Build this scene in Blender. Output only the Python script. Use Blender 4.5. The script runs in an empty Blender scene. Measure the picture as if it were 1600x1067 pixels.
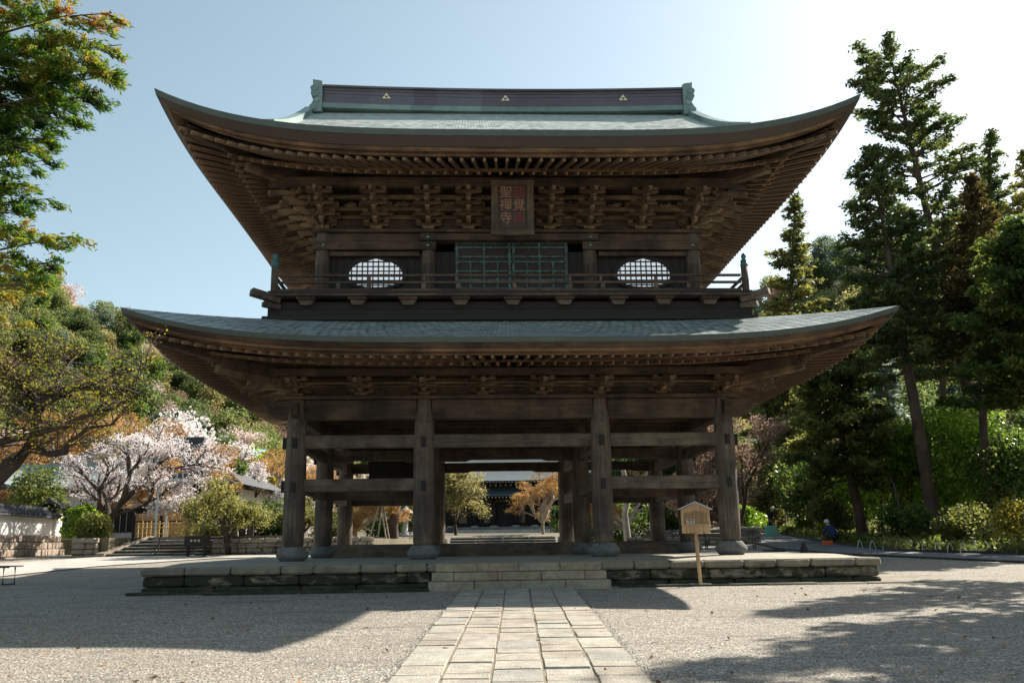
import bpy, bmesh, math, random
import numpy as np
from mathutils import Vector, Matrix
S = bpy.context.scene
COL = S.collection
R = math.radians
rnd = random.Random(7)
nr = np.random.RandomState(7)

# ------------------------------------------------------------------ camera, sky, sun, exposure
EYE = Vector((0, 0, 1.013)); FPX = 1420.0
def cam_axes(roll=0.8, vp=(808, 846)):
    r = R(roll)
    d = Vector((vp[0]-800, -(vp[1]-533), -FPX)).normalized()
    p = Vector((vp[0]-800+1000*math.cos(r), -(vp[1]-533)+1000*math.sin(r), -FPX))
    up = p.cross(d).normalized()
    if up.y < 0: up = -up
    return d.cross(up), d, up          # world axes written in camera space
AX = cam_axes()
cd = bpy.data.cameras.new('camera'); cam = bpy.data.objects.new('camera', cd); COL.objects.link(cam)
cd.sensor_width = 36; cd.lens = 36*FPX/1600; cd.clip_end = 2000; cd.clip_start = 0.1
Rw = Matrix(((AX[0].x, AX[0].y, AX[0].z), (AX[1].x, AX[1].y, AX[1].z), (AX[2].x, AX[2].y, AX[2].z)))
cam.matrix_world = Matrix.Translation(EYE) @ Rw.to_4x4()
S.camera = cam
def at(u, v, Y):                       # the point at distance Y seen at photo position u, v
    d = Rw @ Vector((u-800, 533-v, -FPX))
    return EYE + d*(Y/d.y)

SUN_AZ, SUN_EL = 50.0, 38.0
w = bpy.data.worlds.new('World'); S.world = w; w.use_nodes = True
nt = w.node_tree; nt.nodes.clear()
sky = nt.nodes.new('ShaderNodeTexSky'); sky.sky_type = 'NISHITA'; sky.sun_disc = False
sky.sun_elevation = R(SUN_EL); sky.sun_rotation = R(SUN_AZ)
sky.air_density = 1.0; sky.dust_density = 1.3; sky.ozone_density = 1.2
bgn = nt.nodes.new('ShaderNodeBackground'); bgn.inputs[1].default_value = 0.078
wo = nt.nodes.new('ShaderNodeOutputWorld')
hsv = nt.nodes.new('ShaderNodeHueSaturation'); hsv.inputs[0].default_value = .468; hsv.inputs[1].default_value = .72
nt.links.new(sky.outputs[0], hsv.inputs[4]); nt.links.new(hsv.outputs[0], bgn.inputs[0]); nt.links.new(bgn.outputs[0], wo.inputs[0])
sl = bpy.data.lights.new('sun', 'SUN'); sl.energy = 5.0; sl.angle = R(0.5); sl.color = (1, .92, .80)
so = bpy.data.objects.new('sun', sl); COL.objects.link(so)
sv = Vector((math.sin(R(SUN_AZ))*math.cos(R(SUN_EL)), math.cos(R(SUN_AZ))*math.cos(R(SUN_EL)), math.sin(R(SUN_EL))))
so.rotation_euler = sv.to_track_quat('Z', 'Y').to_euler(); so.location = sv*100
S.view_settings.view_transform = 'Standard'; S.view_settings.look = 'None'
S.view_settings.gamma = 1; S.view_settings.use_curve_mapping = False
S.view_settings.exposure = 1.2
S.cycles.max_bounces = 7; S.cycles.diffuse_bounces = 4; S.cycles.transparent_max_bounces = 8

# ------------------------------------------------------------------ helpers
def tag(o, label=None, cat=None, group=None, kind=None):
    if label: o['label'] = label
    if cat: o['category'] = cat
    if group: o['group'] = group
    if kind: o['kind'] = kind
    return o
def empty(name, loc=(0, 0, 0), rz=0, parent=None, **k):
    o = bpy.data.objects.new(name, None); COL.objects.link(o); o.location = loc; o.rotation_euler = (0, 0, rz)
    o.empty_display_size = .3
    if parent: o.parent = parent
    return tag(o, **k)
def link(name, me, parent=None, loc=None, mat=None):
    o = bpy.data.objects.new(name, me); COL.objects.link(o)
    if parent: o.parent = parent
    if loc is not None: o.location = loc
    if mat is not None: o.matrix_basis = mat
    return o
def copy_tree(o, parent=None):
    c = o.copy(); COL.objects.link(c)
    if parent: c.parent = parent
    for ch in o.children: copy_tree(ch, c)
    return c
class M:
    def __init__(s): s.v = []; s.f = []; s.sm = []
    def add(s, vs, fs, smooth=False):
        b = len(s.v); s.v.extend([tuple(p) for p in vs])
        for f in fs: s.f.append([i+b for i in f]); s.sm.append(smooth)
    def box(s, x0, x1, y0, y1, z0, z1, mat=None):
        vs = [(x, y, z) for z in (z0, z1) for x, y in ((x0, y0), (x1, y0), (x1, y1), (x0, y1))]
        if mat: vs = [mat @ Vector(p) for p in vs]
        s.add(vs, [(3, 2, 1, 0), (4, 5, 6, 7), (0, 1, 5, 4), (1, 2, 6, 5), (2, 3, 7, 6), (3, 0, 4, 7)])
        return s
    def cham(s, x0, x1, y0, y1, z0, z1, b=.02, mat=None, jit=0):
        # box with chamfered edges: three rings on each axis end
        vs = []
        for (z, i) in ((z0, b), (z0+b, 0), (z1-b, 0), (z1, b)):
            bb = b
            ring = [(x0+i+bb, y0+i), (x1-i-bb, y0+i), (x1-i, y0+i+bb), (x1-i, y1-i-bb), (x1-i-bb, y1-i), (x0+i+bb, y1-i), (x0+i, y1-i-bb), (x0+i, y0+i+bb)]
            vs += [(x+rnd.uniform(-jit, jit), y+rnd.uniform(-jit, jit), z+rnd.uniform(-jit, jit)*.5) for x, y in ring]
        if mat: vs = [mat @ Vector(p) for p in vs]
        fs = [tuple(range(7, -1, -1)), tuple(range(24, 32))]
        for r_ in range(3):
            for k in range(8): fs.append((r_*8+k, r_*8+(k+1) % 8, r_*8+8+(k+1) % 8, r_*8+8+k))
        s.add(vs, fs); return s
    def beam(s, p0, p1, wd, ht, b=0):
        p0 = Vector(p0); p1 = Vector(p1); d = p1-p0; L = d.length
        m = Matrix.Translation(p0) @ d.to_track_quat('X', 'Z').to_matrix().to_4x4()
        if b: return s.cham(0, L, -wd/2, wd/2, -ht/2, ht/2, b, m)
        return s.box(0, L, -wd/2, wd/2, -ht/2, ht/2, m)
    def tube(s, pts, rad, n=8, cap=True, smooth=True):
        pts = [Vector(p) for p in pts]; vs = []
        for i, p in enumerate(pts):
            d = (pts[min(i+1, len(pts)-1)]-pts[max(i-1, 0)])
            if d.length < 1e-6: d = Vector((0, 0, 1))
            d.normalize(); a = d.orthogonal().normalized() if abs(d.z) < .95 else Vector((1, 0, 0)).cross(d).normalized()
            b_ = d.cross(a); r_ = rad[i] if hasattr(rad, '__len__') else rad
            vs += [p+(a*math.cos(2*math.pi*k/n)+b_*math.sin(2*math.pi*k/n))*r_ for k in range(n)]
        fs = [(i*n+k, i*n+(k+1) % n, (i+1)*n+(k+1) % n, (i+1)*n+k) for i in range(len(pts)-1) for k in range(n)]
        s.add(vs, fs, smooth)
        if cap:
            m_ = len(pts)-1
            s.add(vs[:n][::-1], [tuple(range(n))]); s.add(vs[m_*n:], [tuple(range(n))])
        return s
    def lathe(s, prof, n=20, c=(0, 0, 0), smooth=True):
        vs = [(c[0]+r_*math.cos(2*math.pi*k/n), c[1]+r_*math.sin(2*math.pi*k/n), c[2]+z) for r_, z in prof for k in range(n)]
        fs = [(i*n+k, i*n+(k+1) % n, (i+1)*n+(k+1) % n, (i+1)*n+k) for i in range(len(prof)-1) for k in range(n)]
        fs.append(tuple(range(n-1, -1, -1))); fs.append(tuple(range((len(prof)-1)*n, len(prof)*n)))
        s.add(vs, fs, smooth); return s
    def prism(s, prof, y0, y1, mat=None):      # prof in x,z, extruded along y
        n = len(prof); vs = [(x, y0, z) for x, z in prof]+[(x, y1, z) for x, z in prof]
        if mat: vs = [mat @ Vector(p) for p in vs]
        s.add(vs, [tuple(range(n)), tuple(range(2*n-1, n-1, -1))]+[(k, k+n, (k+1) % n+n, (k+1) % n) for k in range(n)]); return s
    def grid(s, fn, nu, nv, smooth=True, flip=False):
        vs = [fn(i/nu, j/nv) for j in range(nv+1) for i in range(nu+1)]
        fs = []
        for j in range(nv):
            for i in range(nu):
                a = j*(nu+1)+i; q = (a, a+1, a+nu+2, a+nu+1)
                fs.append(q[::-1] if flip else q)
        s.add(vs, fs, smooth); return s
    def mesh(s, name, mat):
        me = bpy.data.meshes.new(name); me.from_pydata(s.v, [], s.f)
        me.polygons.foreach_set('use_smooth', s.sm)
        me.materials.append(mat); me.update(); return me
    def build(s, name, mat, parent=None, loc=None, **k):
        return tag(link(name, s.mesh(name, mat), parent, loc), **k)
def quads_mesh(name, V, mat):              # V: (n,4,3) numpy
    n = V.shape[0]; me = bpy.data.meshes.new(name)
    me.vertices.add(n*4); me.vertices.foreach_set('co', V.reshape(-1).astype(np.float32))
    me.loops.add(n*4); me.loops.foreach_set('vertex_index', np.arange(n*4, dtype=np.int32))
    me.polygons.add(n); me.polygons.foreach_set('loop_start', np.arange(0, n*4, 4, dtype=np.int32))
    me.polygons.foreach_set('loop_total', np.full(n, 4, dtype=np.int32))
    me.materials.append(mat); me.update(); me.validate(); return me

# ------------------------------------------------------------------ materials
def newmat(name):
    m = bpy.data.materials.new(name); m.use_nodes = True
    return m, m.node_tree, m.node_tree.nodes['Principled BSDF']
def nd(t, typ, **k):
    n = t.nodes.new(typ)
    for a, b in k.items():
        if isinstance(a, str) and a.startswith('i'): n.inputs[int(a[1:])].default_value = b
        else: setattr(n, a, b)
    return n
def ramp(t, fac, stops):
    r_ = t.nodes.new('ShaderNodeValToRGB'); e = r_.color_ramp.elements
    while len(e) < len(stops): e.new(.5)
    for k, (p, c) in enumerate(stops):
        e[k].position = p; e[k].color = (*c, 1) if len(c) == 3 else c
    t.links.new(fac, r_.inputs[0]); return r_.outputs[0]
def coords(t, kind='Object', scale=(1, 1, 1), rot=(0, 0, 0)):
    tc = t.nodes.new('ShaderNodeTexCoord'); mp = t.nodes.new('ShaderNodeMapping')
    mp.inputs[3].default_value = scale; mp.inputs[2].default_value = rot
    src = t.nodes.new('ShaderNodeNewGeometry').outputs['Position'] if kind == 'World' else tc.outputs[kind]
    t.links.new(src, mp.inputs[0]); return mp.outputs[0]
def noise(t, vec, sc, det=4, rough=.6, dist=0):
    n = t.nodes.new('ShaderNodeTexNoise'); n.inputs['Scale'].default_value = sc; n.inputs['Detail'].default_value = det
    n.inputs['Roughness'].default_value = rough; n.inputs['Distortion'].default_value = dist
    t.links.new(vec, n.inputs[0]); return n.outputs[0]
def mix(t, fac, a, b, typ='MIX'):
    n = t.nodes.new('ShaderNodeMix'); n.data_type = 'RGBA'; n.blend_type = typ
    for s_, x in ((0, fac), (6, a), (7, b)):
        if isinstance(x, (int, float)): n.inputs[s_].default_value = x
        elif isinstance(x, tuple): n.inputs[s_].default_value = (*x, 1)
        else: t.links.new(x, n.inputs[s_])
    return n.outputs[2]
def bump(t, bs, h, st=.3, d=.02):
    b = t.nodes.new('ShaderNodeBump'); b.inputs[0].default_value = st; b.inputs[1].default_value = d
    t.links.new(h, b.inputs['Height']); t.links.new(b.outputs[0], bs.inputs['Normal'])
def wood(name, dark, mid, light, axis='x', sc=1.0, rough=.75, kind='Object'):
    m, t, b = newmat(name)
    s = {'x': (.5, 9, 9), 'y': (9, .5, 9), 'z': (9, 9, .5)}[axis]
    v = coords(t, kind, tuple(q*sc for q in s))
    n1 = noise(t, v, 2.2, 6, .65, .4); v2 = coords(t, kind, (1, 1, 1)); n2 = noise(t, v2, 1.3, 4)
    c = ramp(t, n1, [(.3, dark), (.5, mid), (.72, light)])
    c = mix(t, .4, c, ramp(t, n2, [(.38, tuple(q*.8 for q in dark)), (.66, tuple(q*1.15 for q in light))]), 'MIX')
    s3 = {'x': (.25, 26, 26), 'y': (26, .25, 26), 'z': (26, 26, .25)}[axis]
    n3 = noise(t, coords(t, kind, tuple(q*sc for q in s3)), 1.6, 3, .6, .6); crk = ramp(t, n3, [(.30, (.22, .22, .22)), (.42, (1, 1, 1))])
    c = mix(t, .85, c, crk, 'MULTIPLY')
    n4 = noise(t, coords(t, kind, (.7, .7, .7)), 1.1, 5, .7); c = mix(t, ramp(t, n4, [(.5, (0, 0, 0)), (.68, (.55, .55, .55))]), c, tuple(q*1.3 for q in light))
    t.links.new(c, b.inputs['Base Color']); b.inputs['Roughness'].default_value = rough
    hx = t.nodes.new('ShaderNodeMath'); hx.operation = 'ADD'; t.links.new(n1, hx.inputs[0]); t.links.new(n3, hx.inputs[1])
    bump(t, b, hx.outputs[0], .7, .02); return m
def stone(name, cols, sc=6, spk=60, moss=None, rough=.9, bst=.5):
    m, t, b = newmat(name); v = coords(t, 'World')
    n1 = noise(t, v, sc, 6, .65); n2 = noise(t, v, spk, 2, .5)
    c = ramp(t, n1, [(.3, cols[0]), (.52, cols[1]), (.72, cols[2])])
    c = mix(t, .35, c, ramp(t, n2, [(.35, tuple(q*.5 for q in cols[0])), (.65, cols[2])]), 'MIX')
    n5 = noise(t, coords(t, 'World'), 1.1, 6, .7, .8); c = mix(t, ramp(t, n5, [(.42, (0, 0, 0)), (.66, (.55, .55, .55))]), c, tuple(q*.62 for q in cols[0]))
    if moss:
        n3 = noise(t, coords(t, 'World', (1.2, 1.2, 2.5)), 1.6, 6, .7)
        c = mix(t, ramp(t, n3, [(moss[0], (0, 0, 0)), (moss[0]+.1, (1, 1, 1))]), c, mix(t, n1, moss[1], moss[2]))
    t.links.new(c, b.inputs['Base Color']); b.inputs['Roughness'].default_value = rough
    h = t.nodes.new('ShaderNodeMath'); h.operation = 'ADD'; t.links.new(n1, h.inputs[0]); t.links.new(n2, h.inputs[1])
    bump(t, b, h.outputs[0], bst, .02); return m
def plain(name, c, rough=.7, metal=0, var=.25, sc=5, bst=.1):
    m, t, b = newmat(name); n1 = noise(t, coords(t), sc, 5)
    t.links.new(mix(t, n1, tuple(q*(1-var) for q in c), tuple(min(1, q*(1+var)) for q in c)), b.inputs['Base Color'])
    b.inputs['Roughness'].default_value = rough; b.inputs['Metallic'].default_value = metal; bump(t, b, n1, bst, .01); return m
def leaf(name, cols, trans=.35, sc=.6, fine=7, rough=.55):
    m, t, b = newmat(name)
    g = t.nodes.new('ShaderNodeNewGeometry')
    tc = coords(t, 'World'); n1 = noise(t, tc, sc, 2); n2 = noise(t, tc, fine, 1)
    f = t.nodes.new('ShaderNodeMath'); f.operation = 'ADD'; t.links.new(n1, f.inputs[0])
    f2 = t.nodes.new('ShaderNodeMath'); f2.operation = 'MULTIPLY_ADD'; t.links.new(n2, f2.inputs[0]); f2.inputs[1].default_value = .9; f2.inputs[2].default_value = -.45
    t.links.new(f2.outputs[0], f.inputs[1])
    k = len(cols); c = ramp(t, f.outputs[0], [(.28+.44*i/(k-1), cc) for i, cc in enumerate(cols)])
    t.links.new(c, b.inputs['Base Color']); b.inputs['Roughness'].default_value = rough; b.inputs['Specular IOR Level'].default_value = .35
    tr = t.nodes.new('ShaderNodeBsdfTranslucent')
    hs = t.nodes.new('ShaderNodeHueSaturation'); hs.inputs[1].default_value = 1.1; hs.inputs[2].default_value = 1.5; t.links.new(c, hs.inputs[4]); t.links.new(hs.outputs[0], tr.inputs[0])
    mx = t.nodes.new('ShaderNodeMixShader'); mx.inputs[0].default_value = trans
    t.links.new(b.outputs[0], mx.inputs[1]); t.links.new(tr.outputs[0], mx.inputs[2])
    t.links.new(mx.outputs[0], t.nodes['Material Output'].inputs[0]); return m

WD, WM, WL = (.013, .008, .005), (.048, .029, .018), (.15, .095, .057)
WX = wood('timber_x', WD, WM, WL, 'x'); WY = wood('timber_y', WD, WM, WL, 'y'); WZ = wood('timber_z', WD, WM, WL, 'z')
GD, GM, GL = (.022, .016, .011), (.085, .062, .044), (.20, .152, .108)
GX = wood('grey_timber_x', GD, GM, GL, 'x'); GZ = wood('grey_timber_z', GD, GM, GL, 'z', .8); GY = wood('grey_timber_y', GD, GM, GL, 'y')
BX = wood('warm_timber', (.028, .014, .008), (.10, .05, .025), (.27, .155, .075), 'x')
RW = wood('rafter_timber', (.05, .027, .015), (.16, .092, .05), (.36, .235, .135), 'x')
SOF = plain('gap_shade_boarding', (.014, .009, .006), .9, 0, .4, 8)  # near black: shade of the gaps between rafters put into the board colour
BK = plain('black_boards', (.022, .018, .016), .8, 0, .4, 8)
BRK = wood('bracket_timber', (.022, .013, .008), (.10, .062, .034), (.30, .2, .11), 'x', 1.5)
def copper_mat(name, cols, st=(1.2, 1.2, 1.2)):
    m, t, b = newmat(name); n1 = noise(t, coords(t, 'Object', st), 1.7, 7, .7); n2 = noise(t, coords(t, 'Object', (2, 12, 12)), 2, 4)
    n3 = nd(t, 'ShaderNodeNewGeometry').outputs['Random Per Island']
    c = ramp(t, n1, [(.3, cols[0]), (.5, cols[1]), (.7, cols[2])])
    c = mix(t, .3, c, ramp(t, n2, [(.3, cols[0]), (.7, cols[2])])); c = mix(t, .5, c, ramp(t, n3, [(0, tuple(q*.75 for q in cols[0])), (1, cols[2])]))
    t.links.new(c, b.inputs['Base Color']); b.inputs['Roughness'].default_value = .42; b.inputs['Specular IOR Level'].default_value = .6; bump(t, b, n1, .15, .01); return m
CUR = copper_mat('weathered_copper_sheet', ((.18, .215, .215), (.27, .32, .31), (.38, .44, .41)))
CUF = copper_mat('copper_fascia', ((.04, .048, .045), (.062, .075, .07), (.09, .13, .115)))
CUU = copper_mat('sunlit_verdigris_roof', ((.32, .38, .35), (.46, .53, .48), (.62, .66, .60)))  # paler copy of the roof copper, sunlight on the upper slope put into its colour
CUG = copper_mat('green_copper', ((.1, .15, .14), (.165, .245, .225), (.26, .36, .33)), (3, 3, 3))
CUP = copper_mat('purple_brown_copper', ((.07, .055, .07), (.11, .085, .105), (.15, .14, .16)), (1, 4, 6))
m, t, b = newmat('patina_trim'); n1 = noise(t, coords(t), 9, 4, .7)
t.links.new(ramp(t, n1, [(.38, (.05, .03, .022)), (.5, (.05, .10, .085)), (.66, (.085, .26, .215))]), b.inputs['Base Color']); b.inputs['Roughness'].default_value = .6; PAT = m
GOLD = plain('gilded_metal', (.8, .74, .5), .4, .1, .12, 9)
STONE = stone('platform_stone', ((.13, .11, .08), (.25, .21, .14), (.36, .31, .22)), 4, 45, (.40, (.015, .015, .009), (.04, .045, .018)))
COPE = stone('coping_stone', ((.16, .135, .10), (.27, .235, .165), (.38, .33, .25)), 4, 50, (.62, (.03, .035, .02), (.07, .1, .04)))
MOSS = stone('mossy_stone', ((.03, .03, .018), (.06, .058, .036), (.11, .10, .065)), 3, 30, (.42, (.010, .010, .006), (.03, .042, .014)))
BASE = stone('column_base_stone', ((.10, .105, .10), (.17, .175, .165), (.24, .24, .225)), 7, 60)
GRAN = [stone('granite_%s' % n, c, 10, 110, None, .85, .6) for n, c in (('tan', ((.26, .19, .12), (.42, .33, .22), (.56, .46, .33))), ('grey', ((.24, .20, .14), (.40, .34, .25), (.54, .47, .36))))]
PAVE = [stone('paving_%s' % n, c, 5, 55, None, .85, .9) for n, c in (('cream', ((0.253, 0.225, 0.181), (0.406, 0.368, 0.302), (0.516, 0.473, 0.395))), ('buff', ((0.23, 0.198, 0.154), (0.373, 0.324, 0.258), (0.483, 0.428, 0.351))), ('pale', ((0.275, 0.253, 0.209), (0.439, 0.406, 0.34), (0.549, 0.516, 0.439))), ('grey', ((0.22, 0.209, 0.181), (0.363, 0.34, 0.296), (0.461, 0.439, 0.384))))]
WALLST = stone('rough_wall_stone', ((.16, .14, .11), (.3, .26, .2), (.45, .4, .32)), 3, 30, (.6, (.05, .055, .03), (.1, .12, .05)))
TANST = stone('tan_cobble', ((.2, .155, .12), (.34, .27, .21), (.46, .38, .3)), 3, 30)
DARKST = stone('dark_rock', ((.03, .03, .025), (.07, .065, .055), (.12, .11, .1)), 3, 30)
PLASTER = plain('white_plaster', (.72, .70, .66), .9, 0, .08, 2)
TILE = plain('grey_roof_tile', (.06, .064, .07), .85, 0, .4, 4)
NEWW = wood('new_cedar', (.34, .18, .08), (.52, .31, .15), (.64, .42, .22), 'z', .8)
BAMB = plain('bamboo_yellow', (.55, .38, .14), .5, 0, .25, 12); TANF = plain('tan_fence', (.46, .30, .17), .8, 0, .15, 6)
METAL = plain('dark_metal', (.05, .05, .055), .45, .4, .2); GREYM = plain('galvanised_metal', (.4, .41, .42), .4, .6, .15)
BARK = wood('bark', (.02, .014, .01), (.055, .038, .028), (.10, .075, .055), 'z', .6, .95)
BARKR = wood('cedar_bark', (.035, .022, .016), (.085, .055, .04), (.14, .10, .075), 'z', .8, .95)
BARKP = wood('pale_bark', (.2, .16, .12), (.36, .3, .24), (.5, .44, .36), 'z', .8, .95)

# ------------------------------------------------------------------ ground and hills
def sm(x): x = max(0., min(1., x)); return x*x*(3-2*x)
def G0(y):
    if y < 22: return .022*(y-21.2)
    return .0176+.033*(y-22)
def G(x, y):
    if y <= 42: return G0(y)
    return .6776+(min(y, 100)-42)*.033*sm((x-7)/6)+(1-sm((x-7)/6))*(.72*sm((y-57.5)/1.2)+.02*max(0, min(y, 90)-58))
def H(x, y):
    z = G(x, y)
    z += 31*sm((-x-14)/75)*sm((y-66)/66) + 40*sm((x-2)/75)*sm((y-88)/80) + 14*sm((y-125)/60)
    z += 1.4*sm((x-20)/14)*sm((y-30)/12)
    if y > 60: z += 1.2*math.sin(x*.13+y*.05)*sm((y-70)/30)
    return z
m, t, b = newmat('gravel')
tc = coords(t, 'Object')
vo = nd(t, 'ShaderNodeTexVoronoi', voronoi_dimensions='2D'); vo.inputs['Scale'].default_value = 48; t.links.new(tc, vo.inputs[0])
vo2 = nd(t, 'ShaderNodeTexVoronoi', voronoi_dimensions='2D'); vo2.inputs['Scale'].default_value = 24; t.links.new(tc, vo2.inputs[0])
sep = nd(t, 'ShaderNodeSeparateColor'); t.links.new(vo.outputs[1], sep.inputs[0])
sep2 = nd(t, 'ShaderNodeSeparateColor'); t.links.new(vo2.outputs[1], sep2.inputs[0])
c = ramp(t, sep.outputs[0], [(0, (.045, .042, .038)), (.3, (.165, .148, .124)), (.7, (.285, .257, .213)), (1, (.6, .56, .48))])
c = mix(t, ramp(t, sep2.outputs[0], [(.6, (0, 0, 0)), (.7, (.3, .3, .3))]), c, ramp(t, sep2.outputs[1], [(0, (.07, .065, .06)), (1, (.46, .42, .36))]))
big = noise(t, tc, .35, 5, .6); c = mix(t, ramp(t, big, [(.35, (0, 0, 0)), (.7, (.45, .45, .45))]), c, (.225, .19, .145))
dirt = noise(t, tc, 1.4, 6, .7); c = mix(t, ramp(t, dirt, [(.52, (0, 0, 0)), (.72, (.5, .5, .5))]), c, (.2, .16, .115))
tr_ = noise(t, coords(t, 'Object', (.5, 1.6, 1)), .9, 5, .65, 1.5); c = mix(t, ramp(t, tr_, [(.36, (.5, .5, .5)), (.5, (0, 0, 0))]), c, (.115, .10, .083))
t.links.new(c, b.inputs['Base Color']); b.inputs['Roughness'].default_value = .95
hh = nd(t, 'ShaderNodeMath', operation='ADD'); t.links.new(vo.outputs[0], hh.inputs[0]); t.links.new(vo2.outputs[0], hh.inputs[1])
bump(t, b, hh.outputs[0], .6, .015); GRAVEL = m
m, t, b = newmat('woodland_floor'); tc = coords(t, 'Object'); n1 = noise(t, tc, .35, 6, .7); n2 = noise(t, tc, 5, 4)
c = ramp(t, n1, [(.3, (.045, .05, .02)), (.5, (.10, .085, .045)), (.7, (.2, .16, .1))]); c = mix(t, .4, c, ramp(t, n2, [(.3, (.03, .035, .015)), (.7, (.2, .17, .11))]))
t.links.new(c, b.inputs['Base Color']); b.inputs['Roughness'].default_value = 1; bump(t, b, n2, .8, .1); FLOOR = m

g = M()
xs = [-900, -400, -160]+[-90+i*3 for i in range(61)]+[160, 400, 900]; ys = [-300, -80, -20, -5, 0, 5, 10, 15, 18, 21.2, 22, 30, 36, 42, 46, 50, 54, 57.3, 59, 61]
nx = len(xs)
g.add([(x, y, G(x, y)) for y in ys for x in xs], [(j*nx+i, j*nx+i+1, (j+1)*nx+i+1, (j+1)*nx+i) for j in range(len(ys)-1) for i in range(nx-1)])
g.build('ground', GRAVEL, kind='structure')
g = M(); yh = [59.5]+[62+i*4 for i in range(45)]+[300, 500, 900]
g.add([(x, y, H(x, y)+(-.08 if y < 60 else .02)) for y in yh for x in xs], [(j*nx+i, j*nx+i+1, (j+1)*nx+i+1, (j+1)*nx+i) for j in range(len(yh)-1) for i in range(nx-1)], True)
g.build('hillside', FLOOR, kind='structure')
# woodland soil on the right edge of the yard
def patch(name, pts, mat, lift, **k):
    q = M(); q.add([(x, y, G0(y)+lift) for x, y in pts], [tuple(range(len(pts)))]); return q.build(name, mat, **k)

# ------------------------------------------------------------------ stone path
path = empty('stone_path', (0, 0, 0), kind='structure')
pv = []
for k in range(12):
    pv.append([M().cham(-.5, .5, -.5, .5, -.08, 0, .018, None, .008).mesh('stone', PAVE[q]) for q in range(4)])
PC = [-.985, -.5, -.01, .49, .975]; PW = [.48, .47, .5, .475, .48]
slope = math.atan(.022)
for ci in range(5):
    y = 1.0+rnd.uniform(0, .4)
    while y < 20.95:
        L = rnd.choice((.34, .4, .46, .52, .6, .7)) * rnd.uniform(.92, 1.08)
        if y+L > 20.95: L = 21.0-y
        if L > .15:
            q = rnd.choices((0, 1, 2, 3), (5, 3, 4, 1.5))[0]
            yc = y+L/2
            mm = Matrix.Translation((PC[ci]*1.005+.0+rnd.uniform(-.006, .006), yc, G0(yc)+.028+rnd.uniform(-.006, .008))) @ Matrix.Rotation(slope+rnd.uniform(-.006, .006), 4, 'X') @ Matrix.Rotation(rnd.uniform(-.007, .007), 4, 'Z') @ Matrix.Diagonal((PW[ci]-.008, L-.018, 1, 1))
            link('paving_stone', rnd.choice(pv)[q], path, None, mm)
        y += L
JOINT = stone('joint_sand', ((.14, .11, .075), (.24, .2, .14), (.33, .28, .2)), 9, 90)
q = M(); q.add([(-1.23, 0.8, G0(.8)+.017), (1.225, .8, G0(.8)+.017), (1.225, 21.05, G0(21.05)+.017), (-1.23, 21.05, G0(21.05)+.017)], [(0, 1, 2, 3)]); q.build('joint_bed', JOINT, path)

# ------------------------------------------------------------------ gate: everything in the gate's own frame
PSI = R(2.7); GO = Vector((-.08, 24, 0))
def place(name, **k): return empty(name, GO, PSI, **k)
# platform
plat = place('stone_platform', kind='structure')
X0, X1, Y0, Y1 = -8.5, 8.4, -2.7, 12.4
def ptop(x, y): return .55+.07*sm((y-Y0)/2.4)
m, t, b = newmat('platform_paving'); tc = coords(t, 'Object'); br = nd(t, 'ShaderNodeTexBrick'); t.links.new(tc, br.inputs[0]); br.inputs['Scale'].default_value = 1
br.inputs['Mortar Size'].default_value = .012; br.inputs['Brick Width'].default_value = .9; br.inputs['Row Height'].default_value = .6
br.inputs[1].default_value = (.30, .28, .23, 1); br.inputs[2].default_value = (.24, .22, .18, 1); br.inputs[3].default_value = (.12, .11, .09, 1)
n1 = noise(t, tc, 2, 6, .7); c = mix(t, .5, br.outputs[0], ramp(t, n1, [(.3, (.17, .16, .12)), (.7, (.4, .37, .3))])); t.links.new(c, b.inputs['Base Color']); b.inputs['Roughness'].default_value = .8; bump(t, b, n1, .3, .01)
M().grid(lambda u, v: (X0+.25+(X1-X0-.5)*u, Y0+.3+(Y1-Y0-.55)*v, ptop(0, Y0+.3+(Y1-Y0-.55)*v)-.004), 4, 24).build('platform_top', m, plat)
M().box(X0+.3, X1-.3, Y0+.3, Y1-.3, -.3, .5).build('platform_core', DARKST, plat)
def course(z0, z1, inset, lens, mat, name, jit, skip=None, edge=.035):
    # front
    def run(a, bnd, mk):
        p = a
        while p < bnd-.05:
            L = rnd.uniform(*lens); L = bnd-p if bnd-p-L < .35 else L
            mk(p, p+L); p += L
    def front(a, c_):
        if skip and a > skip[0]-.1 and c_ < skip[1]+.1: return
        M().cham(a+.006, c_-.006, Y0+inset+rnd.uniform(-jit, jit), Y0+.62, z0+.003, z1+rnd.uniform(-jit, 0)*.5, edge, None, .008).build(name, mat, plat)
    if skip:
        run(X0+inset, skip[0], front); run(skip[1], X1-inset, front)
    else: run(X0+inset, X1-inset, front)
    for sx, xe in ((-1, X0+inset), (1, X1-inset)):
        def side(a, c_):
            x_a, x_b = sorted((xe+rnd.uniform(-jit, jit), xe-sx*.55))
            M().cham(x_a, x_b, a+.006, c_-.006, z0+.003, z1+rnd.uniform(-jit, 0)*.5, edge, None, .008).build(name, mat, plat)
        run(Y0+.64, Y1, side)
course(.37, .553, 0, (.7, 1.15), COPE, 'coping_stone', .015)
course(.13, .365, .05, (.9, 1.5), STONE, 'course_stone', .02, (-2.0, 1.95))
course(-.2, .125, .03, (1.2, 2.0), MOSS, 'footing_stone', .02, (-2.0, 1.95))
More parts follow.
